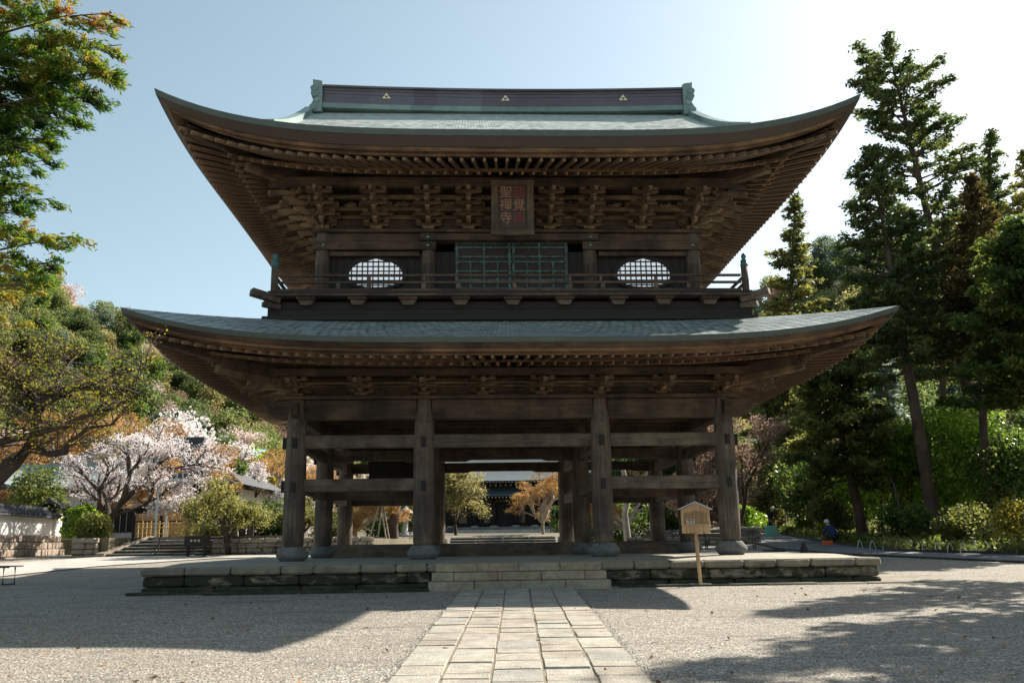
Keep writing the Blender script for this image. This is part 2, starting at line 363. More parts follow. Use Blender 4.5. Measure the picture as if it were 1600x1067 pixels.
# low kerb stones lying in the gravel before the platform
def kerb(x0, x1, y, n, mat=COPE):
    p = x0
    while p < x1:
        L = rnd.uniform(.7, 1.2)
        M().cham(p, min(p+L, x1+.2)-.01, y-.12, y+.14, -.12, .035+rnd.uniform(-.01, .01), .02, None, .01).build('kerb_stone', mat, plat); p += L
kerb(-6.9, -2.2, -3.35, 5, MOSS); kerb(5.5, 8.9, -3.2, 4); kerb(-8.6, -6.9, -3.1, 2, MOSS); kerb(2.2, 5.5, -3.15, 3, MOSS)
# steps
st = place('stone_steps', label='three light granite steps leading up to the platform from the paved path', cat='steps')
SX0, SX1 = -1.98, 1.93
for k, (n, off) in enumerate(((4, 0), (4, .5), (4, 0))):
    z0, z1 = (-.05, .185, .37)[k], (.18, .365, .553)[k]; yy = Y0-.68+.3*k
    wex = (.06, .0, -.07)[k]; a, c_ = SX0-wex, SX1+wex; L = (c_-a)/n
    cuts = [a]+[a+L*(i+off) for i in range(1 if not off else 0, n)]+[c_]
    for i in range(len(cuts)-1):
        M().cham(cuts[i]+.005, cuts[i+1]-.005, yy+rnd.uniform(-.004, .004), yy+.6, z0, z1+rnd.uniform(-.004, 0), .012, None, .003).build('step_block', GRAN[(k == 0) or rnd.random() < .25], st)

gate = place('temple_gate', label='huge two storey dark timber temple gate with two green copper roofs on the stone platform', cat='gate')
CX = [-5.65, -2.33, 2.33, 5.65]; CY = [0, 4.75, 9.5]; ZP = .62
def part(mb, name, mat, parent=gate, **k): return mb.build(name, mat, parent, **k)
colm = M().lathe([(.21, 0), (.265, .12), (.275, .6), (.272, 2.2), (.25, 3.3), (.20, 3.75), (.185, 3.9)], 24).mesh('column', GZ)
basm = M().lathe([(.30, 0), (.40, .12), (.42, .19), (.30, .34), (.29, .36)], 24).mesh('column_base', BASE)
for i, x in enumerate(CX):
    for j, y in enumerate(CY):
        link('column_base', basm, gate, (x, y, ZP-.015)); o = link('column', colm, gate, (x, y, ZP+.30))
        o.rotation_euler = (0, 0, rnd.uniform(0, 6))
def curved_beam(x0, x1, y, z0, z1, d, arch=.05):   # beam with relieved underside
    L = x1-x0; q = M(); pr = [(x0, z0), (x0+L*.2, z0), (x0+L*.24, z0+arch), (x1-L*.24, z0+arch), (x1-L*.2, z0), (x1, z0), (x1, z1), (x0, z1)]
    return q.prism(pr, y-d/2, y+d/2)
for j, y in enumerate(CY):
    for i in range(3):
        a, c_ = CX[i]+.2, CX[i+1]-.2
        q = M().cham(a, c_, y-.13, y+.13, 4.2, 4.72, .02); part(q, 'tie_beam', WX)
        if j == 0: q = M().cham(a, c_, y-.11, y+.11, 3.46+.0, 3.80, .02)
        else: q = curved_beam(a, c_, y, 3.5, 3.86, .2)
        part(q, 'penetrating_beam', GX if j == 0 else WX)
        if i != 1: part(M().cham(a, c_, y-.11, y+.11, 2.34, 2.67, .02), 'lower_beam', GX if j == 0 else WX)
    if j == 1:
        for i in range(3): part(M().cham(CX[i]+.26, CX[i+1]-.26, y-.11, y+.11, ZP-.03, 1.0, .02), 'door_sill', GX)
for i, x in enumerate(CX):
    for j in range(2):
        a, c_ = CY[j]+.2, CY[j+1]-.2
        if i in (0, 3):
            part(M().cham(x-.12, x+.12, a, c_, 4.2, 4.7, .02), 'tie_beam', WY)
        part(M().cham(x-.1, x+.1, a, c_, 3.47, 3.79, .02), 'penetrating_beam', WY)
        part(M().cham(x-.1, x+.1, a, c_, 2.35, 2.66, .02), 'lower_beam', WY)
    # wedged tenon ends on the faces of the front columns
    for z in (3.62, 2.5):
        part(M().cham(x-.06, x+.06, -.34, -.2, z-.16, z+.1, .01), 'tenon_end', BK)
for sx in (-1, 1):
    for j, y in enumerate(CY):
        for z in (3.62, 2.5):
            part(M().cham(*sorted((sx*5.85, sx*6.0)), y-.07, y+.07, z-.17, z+.13, .01), 'tenon_end', BK)
        # carved nose of the tie beam
        pr = [(0, 4.66), (0, 4.24), (.18, 4.2), (.42, 4.27), (.58, 4.42), (.55, 4.52), (.62, 4.6), (.55, 4.68)]
        pr = [(sx*(5.84+a), z) for a, z in pr]
        if sx > 0: pr = pr[::-1]
        part(M().prism(pr, y-.1, y+.1), 'beam_nose', WX)
for x in CX:    # noses toward the front
    pr = [(0, 4.64), (0, 4.26), (.12, 4.22), (.3, 4.3), (.38, 4.45), (.36, 4.6)]
    if abs(x) > 5: part(M().prism([(a, z) for a, z in pr], -.09, .09, Matrix.Translation((x, -.19, 0)) @ Matrix.Rotation(-math.pi/2, 4, 'Z')), 'beam_nose', WY)
# plate above the columns (daiwa)
for y in CY[::2]: part(M().cham(-6.0, 6.0, y-.26, y+.26, 4.725, 4.82, .015), 'wall_plate', WX)
for x in (CX[0], CX[3]): part(M().cham(x-.26, x+.26, .27, 9.23, 4.725, 4.82, .015), 'wall_plate', WY)
# boarded ceiling of the passage, with joists
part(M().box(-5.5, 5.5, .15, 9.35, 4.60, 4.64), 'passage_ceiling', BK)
for k in range(9):
    y = .9+k*.95
    if abs(y-4.75) > .2: part(M().box(-5.5, 5.5, y-.06, y+.06, 4.46, 4.60), 'ceiling_joist', WX)
# stair box hanging at the back of the left bay
part(M().box(-4.5, -3.0, 6.6, 8.6, 3.0, 4.4), 'stair_box', BK)

# ---- bracket complexes
def arm_prof(L, h):                     # boat shaped arm
    a = L/2; return [(-a, 0+h*.45), (-a+.05, h*.12), (-a+.16, 0), (a-.16, 0), (a-.05, h*.12), (a, h*.45), (a, h), (-a, h)]
MYX = Matrix.Rotation(-math.pi/2, 4, 'Z')
def blk(w_, h_):
    q = M(); a = w_/2; c_ = a*.62
    vs = [(-c_, -c_, 0), (c_, -c_, 0), (c_, c_, 0), (-c_, c_, 0), (-a, -a, h_*.45), (a, -a, h_*.45), (a, a, h_*.45), (-a, a, h_*.45), (-a, -a, h_), (a, -a, h_), (a, a, h_), (-a, a, h_)]
    fs = [(3, 2, 1, 0), (8, 9, 10, 11)]+[(r_*4+k, r_*4+(k+1) % 4, r_*4+4+(k+1) % 4, r_*4+4+k) for r_ in (0, 1) for k in range(4)]
    q.add(vs, fs); return q.mesh('bearing_block', BRK)
def arm(L, h, d=.11): return M().prism(arm_prof(L, h), -d/2, d/2).mesh('bracket_arm', BRK)
def spec(s, tiers, hz=1):                     # list of (kind, mesh key, loc, rotated)
    out = [('B', 'big', (0, 0, 0))]; z = .17*s*hz
    hh_ = .15*s*hz; bh = .10*s*hz
    outY = 0
    for k in range(tiers):
        for jy in range(k+1):
            y = -jy*.36*s; Lk = .8*s if (k-jy) % 2 == 0 else 1.02*s
            out.append(('A', 'short' if (k-jy) % 2 == 0 else 'long', (0, y, z)))
            for x in (-Lk/2+.09, 0, Lk/2-.09): out.append(('B', 'small', (x, y, z+hh_)))
        outY = -(k+1)*.36*s
        out.append(('P', 'out%d' % k, (0, outY/2-.03, z)))
        out.append(('B', 'small', (0, outY, z+hh_)))
        z += hh_+bh
    out.append(('A', 'short', (0, outY, z))); 
    for x in (-.4*s+.09, 0, .4*s-.09): out.append(('B', 'small', (x, outY, z+hh_)))
    return out, z, outY
meshes = {}
def bset_meshes(s, hz=1):
    if (s, hz) not in meshes:
        nose = lambda L: M().prism([(-L/2, .0), (L/2-.1, 0), (L/2+.03, .05*s*hz), (L/2+.06, .11*s*hz), (L/2, .15*s*hz), (-L/2, .15*s*hz)], -.055, .055, MYX @ Matrix.Identity(4)).mesh('bracket_nose', BRK)
        meshes[(s, hz)] = {'big': blk(.36*s, .17*s*hz), 'small': blk(.17*s, .10*s*hz), 'short': arm(.8*s, .15*s*hz), 'long': arm(1.02*s, .15*s*hz),
                     'out0': nose(.36*s+.5), 'out1': nose(.72*s+.5), 'out2': nose(1.08*s+.5)}
        q = M()
        meshes[(s, hz)]['lever'] = q.prism([(-.1, .26), (.9, -.02), (1.0, -.1), (1.1, -.06), (1.08, .06), (-.1, .38)], -.05, .05, MYX).mesh('lever_arm', BRK)
    return meshes[(s, hz)]
def bracket_set(x, y, z, ang, s, tiers, detailed=True, extra=True):
    hz = .56 if tiers == 2 else .88; ms = bset_meshes(s, hz); sp, zt, oy = spec(s, tiers, hz)
    base = Matrix.Translation((x, y, z)) @ Matrix.Rotation(ang, 4, 'Z')
    if detailed:
        e = empty('bracket_set', (x, y, z), ang, gate)
        for kd, key, loc in sp: link({'B': 'bearing_block', 'A': 'bracket_arm', 'P': 'bracket_nose'}[kd], ms[key], e, loc)
        if extra:
            link('lever_arm', ms['lever'], e, (0, oy*.7, zt-.12)); link('lever_arm', ms['lever'], e, (0, oy*.35, zt-.36*s*hz))
    else:
        q = M()
        for kd, key, loc in sp:
            me = ms[key]; mt = base @ Matrix.Translation(loc)
            q.add([mt @ v_.co for v_ in me.vertices], [tuple(p.vertices) for p in me.polygons])
        q.build('bracket_set', BRK, gate)
    return zt, oy
LBX = [-5.65, -3.99, -2.33, -.78, .78, 2.33, 3.99, 5.65]
for k, x in enumerate(LBX): bracket_set(x, 0, 4.82, 0, .84, 2, True, True)
for y in (1.6, 3.2, 4.75, 6.3, 7.9):
    for sx in (-1, 1): bracket_set(sx*5.65, y, 4.82, sx*math.pi/2, .84, 2, y < 4, True)
for sx in (-1, 1):
    bracket_set(sx*5.65, .02, 4.825, sx*math.pi/4, .86, 2); bracket_set(sx*5.65, 0.01, 4.815, sx*math.pi/2, .84, 2)
for k, x in enumerate(LBX): bracket_set(x, 9.5, 4.82, math.pi, .84, 2, False)
# continuous rails at the wall plane, wall boards behind, purlin in front
def ring(y0, x0, z0, z1, d, name, mat=WX, maty=WY, yb=9.5):
    if 'rail' in name: mat = maty = BRK
    yb2 = yb-y0
    part(M().box(-x0-d/2-.25, x0+d/2+.25, y0-d/2, y0+d/2, z0, z1), name, mat)
    part(M().box(-x0-d/2-.25, x0+d/2+.25, yb2-d/2, yb2+d/2, z0, z1), name, mat)
    for sx in (-1, 1): part(M().box(*sorted((sx*(x0-d/2), sx*(x0+d/2))), y0+d/2+.003, yb2-d/2-.003, z0+.002, z1-.002), name, maty)
ring(0, 5.65, 5.06, 5.12, .10, 'wall_rail'); ring(0, 5.65, 5.24, 5.30, .10, 'wall_rail')
part(M().box(-5.6, 5.6, .06, .09, 4.82, 5.9), 'bracket_wall_board', WX)
part(M().box(-5.6, 5.6, 9.41, 9.44, 4.82, 5.9), 'bracket_wall_board', WX)
for sx in (-1, 1): part(M().box(*sorted((sx*5.56, sx*5.59)), .1, 9.4, 4.82, 5.9), 'bracket_wall_board', WY)
ring(-.32, 5.97, 5.10, 5.16, .08, 'step_rail')
ring(-.68, 6.33, 5.26, 5.44, .16, 'eave_purlin', WX, WY)

# ---- roofs
def eave_z(s, zc, rise, p=4.6): return zc+rise*abs(s)**p
def flare(s, d=0, dm=3.4, F=.38): return F*(1-abs(s)**3)*max(0, 1-d/dm)     # corners sweep outward in plan
def skirt_roof(parent, xe, ya, yb, zc, rise, xt, yta, ytb, zt, nu, nv, nm, g1=.6):
    sides = []
    cx0, cx1 = -xe, xe
    def S_(corner0, corner1, top0, top1):
        def fn(u, v):
            s = 2*u-1; e = Vector(corner0).lerp(Vector(corner1), u); tp = Vector(top0).lerp(Vector(top1), u); mid_ = (Vector(top0)+Vector(top1))/2-(Vector(corner0)+Vector(corner1))/2; e = e+mid_.normalized()*flare(s)
            z = eave_z(s, zc, rise); p = e.lerp(tp, v); zz = z+(zt-z)*(g1*v+(1-g1)*v*v); return Vector((p.x, p.y, zz))
        return fn
    return [S_((-xe, ya), (xe, ya), (-xt, yta), (xt, yta)), S_((xe, ya), (xe, yb), (xt, yta), (xt, ytb)),
            S_((xe, yb), (-xe, yb), (xt, ytb), (-xt, ytb)), S_((-xe, yb), (-xe, ya), (-xt, ytb), (-xt, yta))]
def eave_bands(parent, xe, ya, yb, zc, rise, prof, names, n=48, closed_soffit=None):
    # prof: list of (inset, drop); band k runs from prof[k] to prof[k+1]
    def edge(side, u, ins, drop):
        s = 2*u-1; z = eave_z(s, zc, rise)-drop
        x0, x1, y0, y1 = -xe+ins, xe-ins, ya+ins, yb-ins; f_ = flare(s, ins)
        return ((x0+(x1-x0)*u, y0+f_, z), (x1-f_, y0+(y1-y0)*u, z), (x1+(x0-x1)*u, y1-f_, z), (x0+f_, y1+(y0-y1)*u, z))[side]
    for k in range(len(prof)-1):
        q = M()
        for sd in range(4): q.grid(lambda u, v: edge(sd, u, prof[k][0]+(prof[k+1][0]-prof[k][0])*v, prof[k][1]+(prof[k+1][1]-prof[k][1])*v), n, 1, True, True)
        nme, mt = names[k]
        if nme: part(q, nme, mt, parent)
def shingles(parent, fns, nrow, width, mat, vmax=1.0, lift=.03, name='copper_shingles'):
    q = []
    for fi, fn in enumerate(fns):
        L = (fn(1, 0)-fn(0, 0)).length
        for r_ in range(nrow):
            v0 = vmax*r_/nrow; v1 = vmax*(r_+1.15)/nrow
            n = max(4, int(L/width)); off = .5*(r_ % 2)
            for i in range(n+1):
                u0 = max(0, (i-off+.0)/n); u1 = min(1, (i+1-off)/n)
                if u1-u0 < .002: continue
                gp = .014/L; l1 = lift*(.5+1.0*rnd.random())
                a = fn(u0+gp, v0); b_ = fn(u1-gp, v0); c_ = fn(u1-gp, min(v1-.17*vmax/nrow, 1)); d = fn(u0+gp, min(v1-.17*vmax/nrow, 1))
                up = Vector((0, 0, 1)); q.append([a+up*l1, b_+up*l1, c_+up*.009, d+up*.009])
                q.append([a+up*.0, b_+up*.0, b_+up*l1, a+up*l1])
    o = link(name, quads_mesh(name, np.array(q), mat), parent); o['kind'] = 'stuff'; return o

# lower roof
LR = dict(xe=9.10, ya=-3.42, yb=12.9, zc=5.74, rise=.64)
low = empty('lower_roof', (0, 0, 0), 0, gate)
fl = skirt_roof(low, LR['xe'], LR['ya'], LR['yb'], LR['zc'], LR['rise'], 6.25, -.9, 10.4, 6.72, 0, 0, '')
q = M()
for f in fl: q.grid(f, 48, 12)
part(q, 'roof_deck', CUF, low)
shingles(low, fl[:2]+fl[3:], 15, .26, CUR, 1.0, .011)
part(M().box(-6.2, 6.2, -.85, 10.35, 6.55, 6.7), 'balcony_floor_base', BK, gate)
eave_bands(low, LR['xe'], LR['ya'], LR['yb'], LR['zc'], LR['rise'], [(-.02, -.012), (.02, .11), (.05, .12), (.16, .22), (.20, .23), (.22, .30), (.40, .31), (.42, .36), (.50, .36)],
           [('eave_copper_edge', CUF), ('x', CUF), ('eave_board', WX), ('x', WX), ('eave_fillet', BX), ('eave_soffit_board', BX), ('rafter_end_rail', BX), ('rail_underside', WX)])
# upper roof
UR = dict(xe=8.8, ya=-3.2, yb=12.7, zc=11.12, rise=.86)
upr = empty('upper_roof', (0, 0, 0), 0, gate)
ZR, YM, GW = 15.35, 4.75, 6.5
def uz(d, z0): tt = d/7.95; return z0+(ZR-z0)*(.74*tt+.26*tt*tt)
def front_fn(sgn):
    def fn(u, v):
        s = 2*u-1; d = 7.95*v; w_ = max(GW, 8.8-d)
        ez = eave_z(s, UR['zc'], UR['rise']); z0 = ez; 
        # corner rise fades inwards along the roof
        z = uz(d, UR['zc'])+(ez-UR['zc'])*max(0, 1-d/1.7)**1.2
        dd = d+flare(s, d); y = UR['ya']+dd if sgn > 0 else UR['yb']-dd
        return Vector((s*w_*sgn, y, z))
    return fn
def side_fn(sx):
    def fn(u, v):
        d = 2.6*v; s = 2*u-1; ez = eave_z(s, UR['zc'], UR['rise'])
        z = uz(d, UR['zc'])+(ez-UR['zc'])*max(0, 1-d/1.7)**1.2; a = 7.95-min(d, 2.6)
        return Vector((sx*(8.8-d-flare(s, d)), YM+s*a*sx, z))
    return fn
ff, fb = front_fn(1), front_fn(-1); s1, s2 = side_fn(1), side_fn(-1)
q = M(); q.grid(ff, 48, 24); q.grid(fb, 48, 16); q.grid(s1, 40, 6); q.grid(s2, 40, 6); part(q, 'roof_deck', CUF, upr)
shingles(upr, [ff], 48, .24, CUU, .99, .011); shingles(upr, [s1, s2], 14, .24, CUU, 1.0, .011)
eave_bands(upr, UR['xe'], UR['ya'], UR['yb'], UR['zc'], UR['rise'], [(-.02, -.012), (.02, .14), (.05, .15), (.26, .35), (.30, .36), (.32, .45), (.48, .46), (.50, .52), (.60, .52)],
           [('eave_copper_edge', CUF), ('x', CUF), ('eave_board', plain('fascia_brown', (.075, .055, .042), .6, 0, .2, 3)), ('x', WX), ('eave_fillet', BX), ('eave_soffit_board', BX), ('rafter_end_rail', BX), ('rail_underside', WX)])
# gable ends and sweeping verges
for sx in (-1, 1):
    pr = [(YM-5.0, uz(2.95, UR['zc']))]+[(YM-7.95+d, uz(d, UR['zc'])-.12) for d in (3.5, 5, 6.5, 7.95)]+[(YM+7.95-d, uz(d, UR['zc'])-.12) for d in (6.5, 5, 3.5)]+[(YM+5.0, uz(2.95, UR['zc']))]
    q = M(); q.prism([(a-YM, z) for a, z in pr], 0, .1, Matrix.Translation((sx*6.05, YM, 0)) @ Matrix.Rotation(math.pi/2, 4, 'Z')); part(q, 'gable_wall', WX, upr)
    for sy in (-1, 1):
        q = M(); pts = [Vector((sx*(GW+.02), YM-sy*(7.95-d), uz(d, UR['zc'])+.06)) for d in (2.2, 3, 4, 5, 6, 7, 7.95)]
        for a, c_ in zip(pts, pts[1:]): q.beam(a, c_, .3, .26)
        part(q, 'verge_roll', CUG, upr)
# main ridge: slightly sagging box with cap, base course, end ornaments
rdg = empty('roof_ridge', (.07, 0, 15.42*(1-.86)), 0, gate); rdg.scale = (.978, 1, .86)
def rz(x): return .13*(x/6.2)**2
def ridge_band(y0, y1, z0, z1, name, mat, xl=6.25):
    q = M(); n = 16
    for k in range(n):
        xa, xb = -xl+2*xl*k/n, -xl+2*xl*(k+1)/n
        vs = [(x, y, z+rz(x)) for x in (xa, xb) for y, z in ((y0, z0), (y1, z0), (y1, z1), (y0, z1))]
        q.add(vs, [(0, 4, 5, 1), (1, 5, 6, 2), (2, 6, 7, 3), (3, 7, 4, 0)])
    q.add([(-xl, y, z+rz(xl)) for y, z in ((y0, z0), (y1, z0), (y1, z1), (y0, z1))], [(0, 1, 2, 3)]); q.add([(xl, y, z+rz(xl)) for y, z in ((y0, z0), (y1, z0), (y1, z1), (y0, z1))], [(3, 2, 1, 0)])
    return part(q, name, mat, rdg)
ridge_band(YM-.36, YM+.36, 15.22, 15.42, 'ridge_base', CUG, 6.5)
for k, (z0, z1, dy) in enumerate(((15.42, 15.56, .33), (15.57, 15.70, .29), (15.71, 15.84, .28), (15.85, 15.98, .29), (15.99, 16.09, .31))):
    ridge_band(YM-dy, YM+dy, z0, z1, 'ridge_board', CUP)
ridge_band(YM-.40, YM+.40, 16.095, 16.17, 'ridge_cap', CUP, 6.3); ridge_band(YM-.22, YM+.22, 16.171, 16.24, 'ridge_roll', CUG, 6.3)
for sx in (-1, 1):
    q = M(); X = 6.27
    def scroll(cx, cz, r_, n=14): return [(cx+r_*math.cos(a_), cz+r_*math.sin(a_)) for a_ in [2*math.pi*k/n for k in range(n)]]
    body = [(0, 15.15), (.3, 15.15), (.36, 15.5), (.22, 15.75), (.2, 16.0), (.32, 16.22), (.34, 16.5), (.1, 16.46), (0, 16.42)]
    q.prism([(sx*(X+a), z) for a, z in (body if sx < 0 else body[::-1])], YM-.42, YM+.42)
    for cx, cz, r_ in ((.3, 15.32, .13), (.25, 15.9, .14), (.28, 16.12, .13), (.18, 15.62, .1)):
        q.prism([(sx*(X+cx)+(a-cx), z) for a, z in scroll(cx, cz, r_)][::-1], YM-.46, YM+.46)
    part(q, 'ridge_end_ornament', CUG, rdg)
for x in (-4.08, 0.04, 4.16):        # crest of three scales
    q = M(); zc_ = 15.82+rz(x); yy = YM-.33
    for dx, dz in ((-.075, -.06), (.075, -.06), (0, .06)):
        a = .074; q.prism([(x+dx-a, zc_+dz-.055), (x+dx+a, zc_+dz-.055), (x+dx, zc_+dz+.06)], yy, yy+.05)
    part(q, 'triangle_crest', GOLD, rdg)

# ---- rafters
raf = M().box(0, 1, -.05, .05, -.06, .06).mesh('rafter', RW)
def rafters(RF, xw, yw, parent, pitch, d_tip, z_tip, d_in, z_in, nameit, zin_abs, sc=1.0, sect=(1, 1)):
    """fan rafters: outer end at inset d_tip below the eave curve, inner end at inset d_in"""
    xe, ya, yb, zc, rise = RF['xe'], RF['ya'], RF['yb'], RF['zc'], RF['rise']; ym = (ya+yb)/2
    stuff = M()
    def put(po, pi, vis):
        d = pi-po; m_ = Matrix.Translation(po) @ d.to_track_quat('X', 'Z').to_matrix().to_4x4() @ Matrix.Diagonal((d.length, sect[0], sect[1], 1))
        if vis: link(nameit, raf, parent, None, m_)
        else: stuff.add([m_ @ v_.co for v_ in raf.vertices], [tuple(p.vertices) for p in raf.polygons])
    n = int(2*(xe-d_tip)/pitch)
    for back in (0, 1):
        for i in range(n+1):
            s = -1+2*i/n; h = (yb-ya)/2
            zo = eave_z(s*(xe-d_tip)/xe, zc, rise)-z_tip; fi = d_in/h; 
            xo = s*(xe-d_tip); xi = s*(xe-d_in); ziv = zc-z_in+(zo-(zc-z_tip))*zin_abs
            fo, f2 = flare(s, d_tip), flare(s, d_in); yo, yi = (ya+d_tip+fo, ya+d_in+f2) if not back else (yb-d_tip-fo, yb-d_in-f2)
            put(Vector((xo, yo, zo)), Vector((xi, yi, ziv)), not back)
    h = (yb-ya)/2; n = int(2*(h-d_tip)/pitch)
    for sx in (-1, 1):
        for i in range(1, n):
            s = -1+2*i/n; zo = eave_z(s*(h-d_tip)/h, zc, rise)-z_tip; ziv = zc-z_in+(zo-(zc-z_tip))*zin_abs
            put(Vector((sx*(xe-d_tip-flare(s, d_tip)), ym+s*(h-d_tip), zo)), Vector((sx*(xe-d_in-flare(s, d_in)), ym+s*(h-d_in), ziv)), s < .05)
    part(stuff, nameit+'s_at_rear', RW, parent, kind='stuff')
PL, PS = .29, (.72, .72)
rafters(LR, 0, 0, low, PL, .40, .38, 1.75, .24, 'flying_rafter', .80, 1, PS)
rafters(LR, 0, 0, low, PL, 1.40, .38, 3.45, .11, 'base_rafter', .35, 1, PS)
rafters(UR, 0, 0, upr, PL, .48, .60, 1.85, .40, 'flying_rafter', .78, 1, PS)
rafters(UR, 0, 0, upr, PL, 1.45, .60, 3.75, -.19, 'base_rafter', .30, 1, PS)
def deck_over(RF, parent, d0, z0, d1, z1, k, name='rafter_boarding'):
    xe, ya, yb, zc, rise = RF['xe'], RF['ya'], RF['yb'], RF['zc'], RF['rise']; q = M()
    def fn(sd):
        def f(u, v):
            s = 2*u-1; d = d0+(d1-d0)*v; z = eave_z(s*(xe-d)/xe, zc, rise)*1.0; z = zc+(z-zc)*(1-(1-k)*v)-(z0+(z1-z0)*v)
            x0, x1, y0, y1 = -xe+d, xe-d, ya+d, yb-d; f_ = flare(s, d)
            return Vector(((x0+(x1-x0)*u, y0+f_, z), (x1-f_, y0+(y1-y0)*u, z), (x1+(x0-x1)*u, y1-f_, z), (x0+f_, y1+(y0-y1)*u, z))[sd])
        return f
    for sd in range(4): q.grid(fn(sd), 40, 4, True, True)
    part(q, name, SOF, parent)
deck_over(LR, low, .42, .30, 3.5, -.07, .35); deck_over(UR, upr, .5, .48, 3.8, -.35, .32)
def mid_rail(RF, parent, d, drop, hgt, k):      # rail where the flying rafters sit on the base rafters
    xe, ya, yb, zc, rise = RF['xe'], RF['ya'], RF['yb'], RF['zc'], RF['rise']
    for sd in range(4):
        q = M()
        for (a, b_, c_, e) in ((0, 0, 0, hgt), (0, 0, .1, 0), (.1, 0, .1, hgt)):
            q.grid(lambda u, v: (lambda s, dd, zz: Vector(((-xe+dd+(2*xe-2*dd)*u, ya+dd+flare(s, dd), zz), (xe-dd-flare(s, dd), ya+dd+(yb-ya-2*dd)*u, zz), (xe-dd-(2*xe-2*dd)*u, yb-dd-flare(s, dd), zz), (-xe+dd+flare(s, dd), yb-dd-(yb-ya-2*dd)*u, zz))[sd]))(2*u-1, d+a+(c_-a)*v, zc+(eave_z((2*u-1)*(xe-d)/xe, zc, rise)-zc)*k-drop+b_+(e-b_)*v), 36, 1)
        part(q, 'mid_eave_rail', BX, parent)
mid_rail(LR, low, 1.43, .34, .05, .74); mid_rail(UR, upr, 1.48, .54, .08, .74)
# hip rafters with their noses
for RF, par, xw, yw, zw in ((LR, low, 5.65, 0, 5.45), (UR, upr, 5.15, .45, 11.0)):
    for sx in (-1, 1):
        for back in (0, 1):
            xe, ya, yb = RF['xe'], RF['ya'], RF['yb']; yy = ya+.62 if not back else yb-.62; yi = yw if not back else 9.5-yw
            po = Vector((sx*(xe-.62), yy, RF['zc']+RF['rise']*.8-(.45 if RF is LR else .6))); pi = Vector((sx*xw, yi, zw))
            pm = po.lerp(pi, .42)+Vector((0, 0, -.09))
            part(M().beam(po, pm, .2, .26, .02), 'hip_rafter', WX, par); part(M().beam(pm+Vector((0, 0, -.12)), pi+Vector((0, 0, -.1)), .24, .32, .02), 'hip_rafter', WX, par)
            part(M().beam(pm+(po-pm)*.05+Vector((0, 0, -.28)), pi+Vector((0, 0, -.38)), .2, .22, .02), 'corner_lever', BRK, par)

# ---- balcony
for (z0, z1, dx) in ((6.62, 6.72, .12), (6.73, 6.92, .0), (6.93, 7.12, .0)):
    part(M().box(-6.3-dx, 6.3+dx, -1.12-dx, -1.02, z0, z1), 'skirt_board', BK)
    part(M().box(-6.3-dx, 6.3+dx, 10.52, 10.62+dx, z0, z1), 'skirt_board', BK)
    for sx in (-1, 1): part(M().box(*sorted((sx*6.2, sx*(6.3+dx))), -1.01, 10.51, z0, z1), 'skirt_board', BK)
for x in (-5.3, -3.99, -2.7, -1.35, 0, 1.35, 2.75, 3.95, 5.15):
    part(M().prism([(x-.2, 7.13), (x-.13, 7.0), (x+.13, 7.0), (x+.2, 7.13)], -1.3, -1.125), 'bracket_block', GX); part(M().box(x-.24, x+.24, -1.38, -1.125, 7.135, 7.2), 'bracket_cap', WX)
part(M().box(-6.45, 6.45, -1.45, -1.1, 7.205, 7.26), 'floor_beam', WX)
part(M().box(-6.25, 6.25, -1.42, 10.9, 7.265, 7.34), 'balcony_floor', BK)
for sx in (-1, 1):
    q = M().beam((sx*6.0, -1.2, 7.14), (sx*6.62, -1.62, 7.26), .22, .19, .015); part(q, 'corner_beam_nose', GX)
    q = M().beam((sx*6.0, -1.1, 6.98), (sx*6.38, -1.34, 7.02), .2, .14, .015); part(q, 'corner_beam_nose', GX)
    part(M().box(*sorted((sx*6.25, sx*6.45)), -1.09, 10.6, 7.205, 7.26), 'floor_beam', WY)
def post(x, y, z0, z1, r_, fin=True):
    e = link('balcony_post', M().lathe([(r_, 0), (r_, z1-z0)], 14).mesh('balcony_post', GZ), gate, (x, y, z0))
    if fin: link('finial', M().lathe([(r_*1.05, 0), (r_*1.12, .05), (r_*.95, .07), (r_*1.0, .16), (r_*.5, .2), (r_*.75, .26), (r_*.6, .33), (.01, .37)], 14).mesh('finial', plain('finial_patina', (.04, .13, .13), .5, 0, .3)), e, (0, 0, z1-z0+.002))
for sx in (-1, 1):
    post(sx*6.12, -1.28, 7.345, 8.02, .095); post(sx*6.12, 10.75, 7.345, 8.02, .095)
for (z0, z1, ext) in ((7.345, 7.42, .15), (7.56, 7.62, 0), (7.75, 7.81, .1)):
    part(M().box(-6.0, 6.0, -1.32, -1.25, z0, z1), 'railing_bar', WX)
    part(M().box(-6.0, 6.0, 10.72, 10.79, z0, z1), 'railing_bar', WX)
    for sx in (-1, 1): part(M().box(*sorted((sx*6.09, sx*6.16)), -1.18, 10.65, z0, z1), 'railing_bar', WY)
for x in (-4.5, -3.7, -2.3, -1.4, 0.05, 1.5, 2.35, 3.75, 4.6): part(M().box(x-.05, x+.05, -1.335, -1.245, 7.425, 7.555), 'railing_strut', GZ)
for x in (-3.7, -2.3, -1.45, 1.5, 2.3, 3.75): part(M().box(x-.035, x+.035, -1.33, -1.24, 7.625, 7.745), 'railing_strut', GZ)

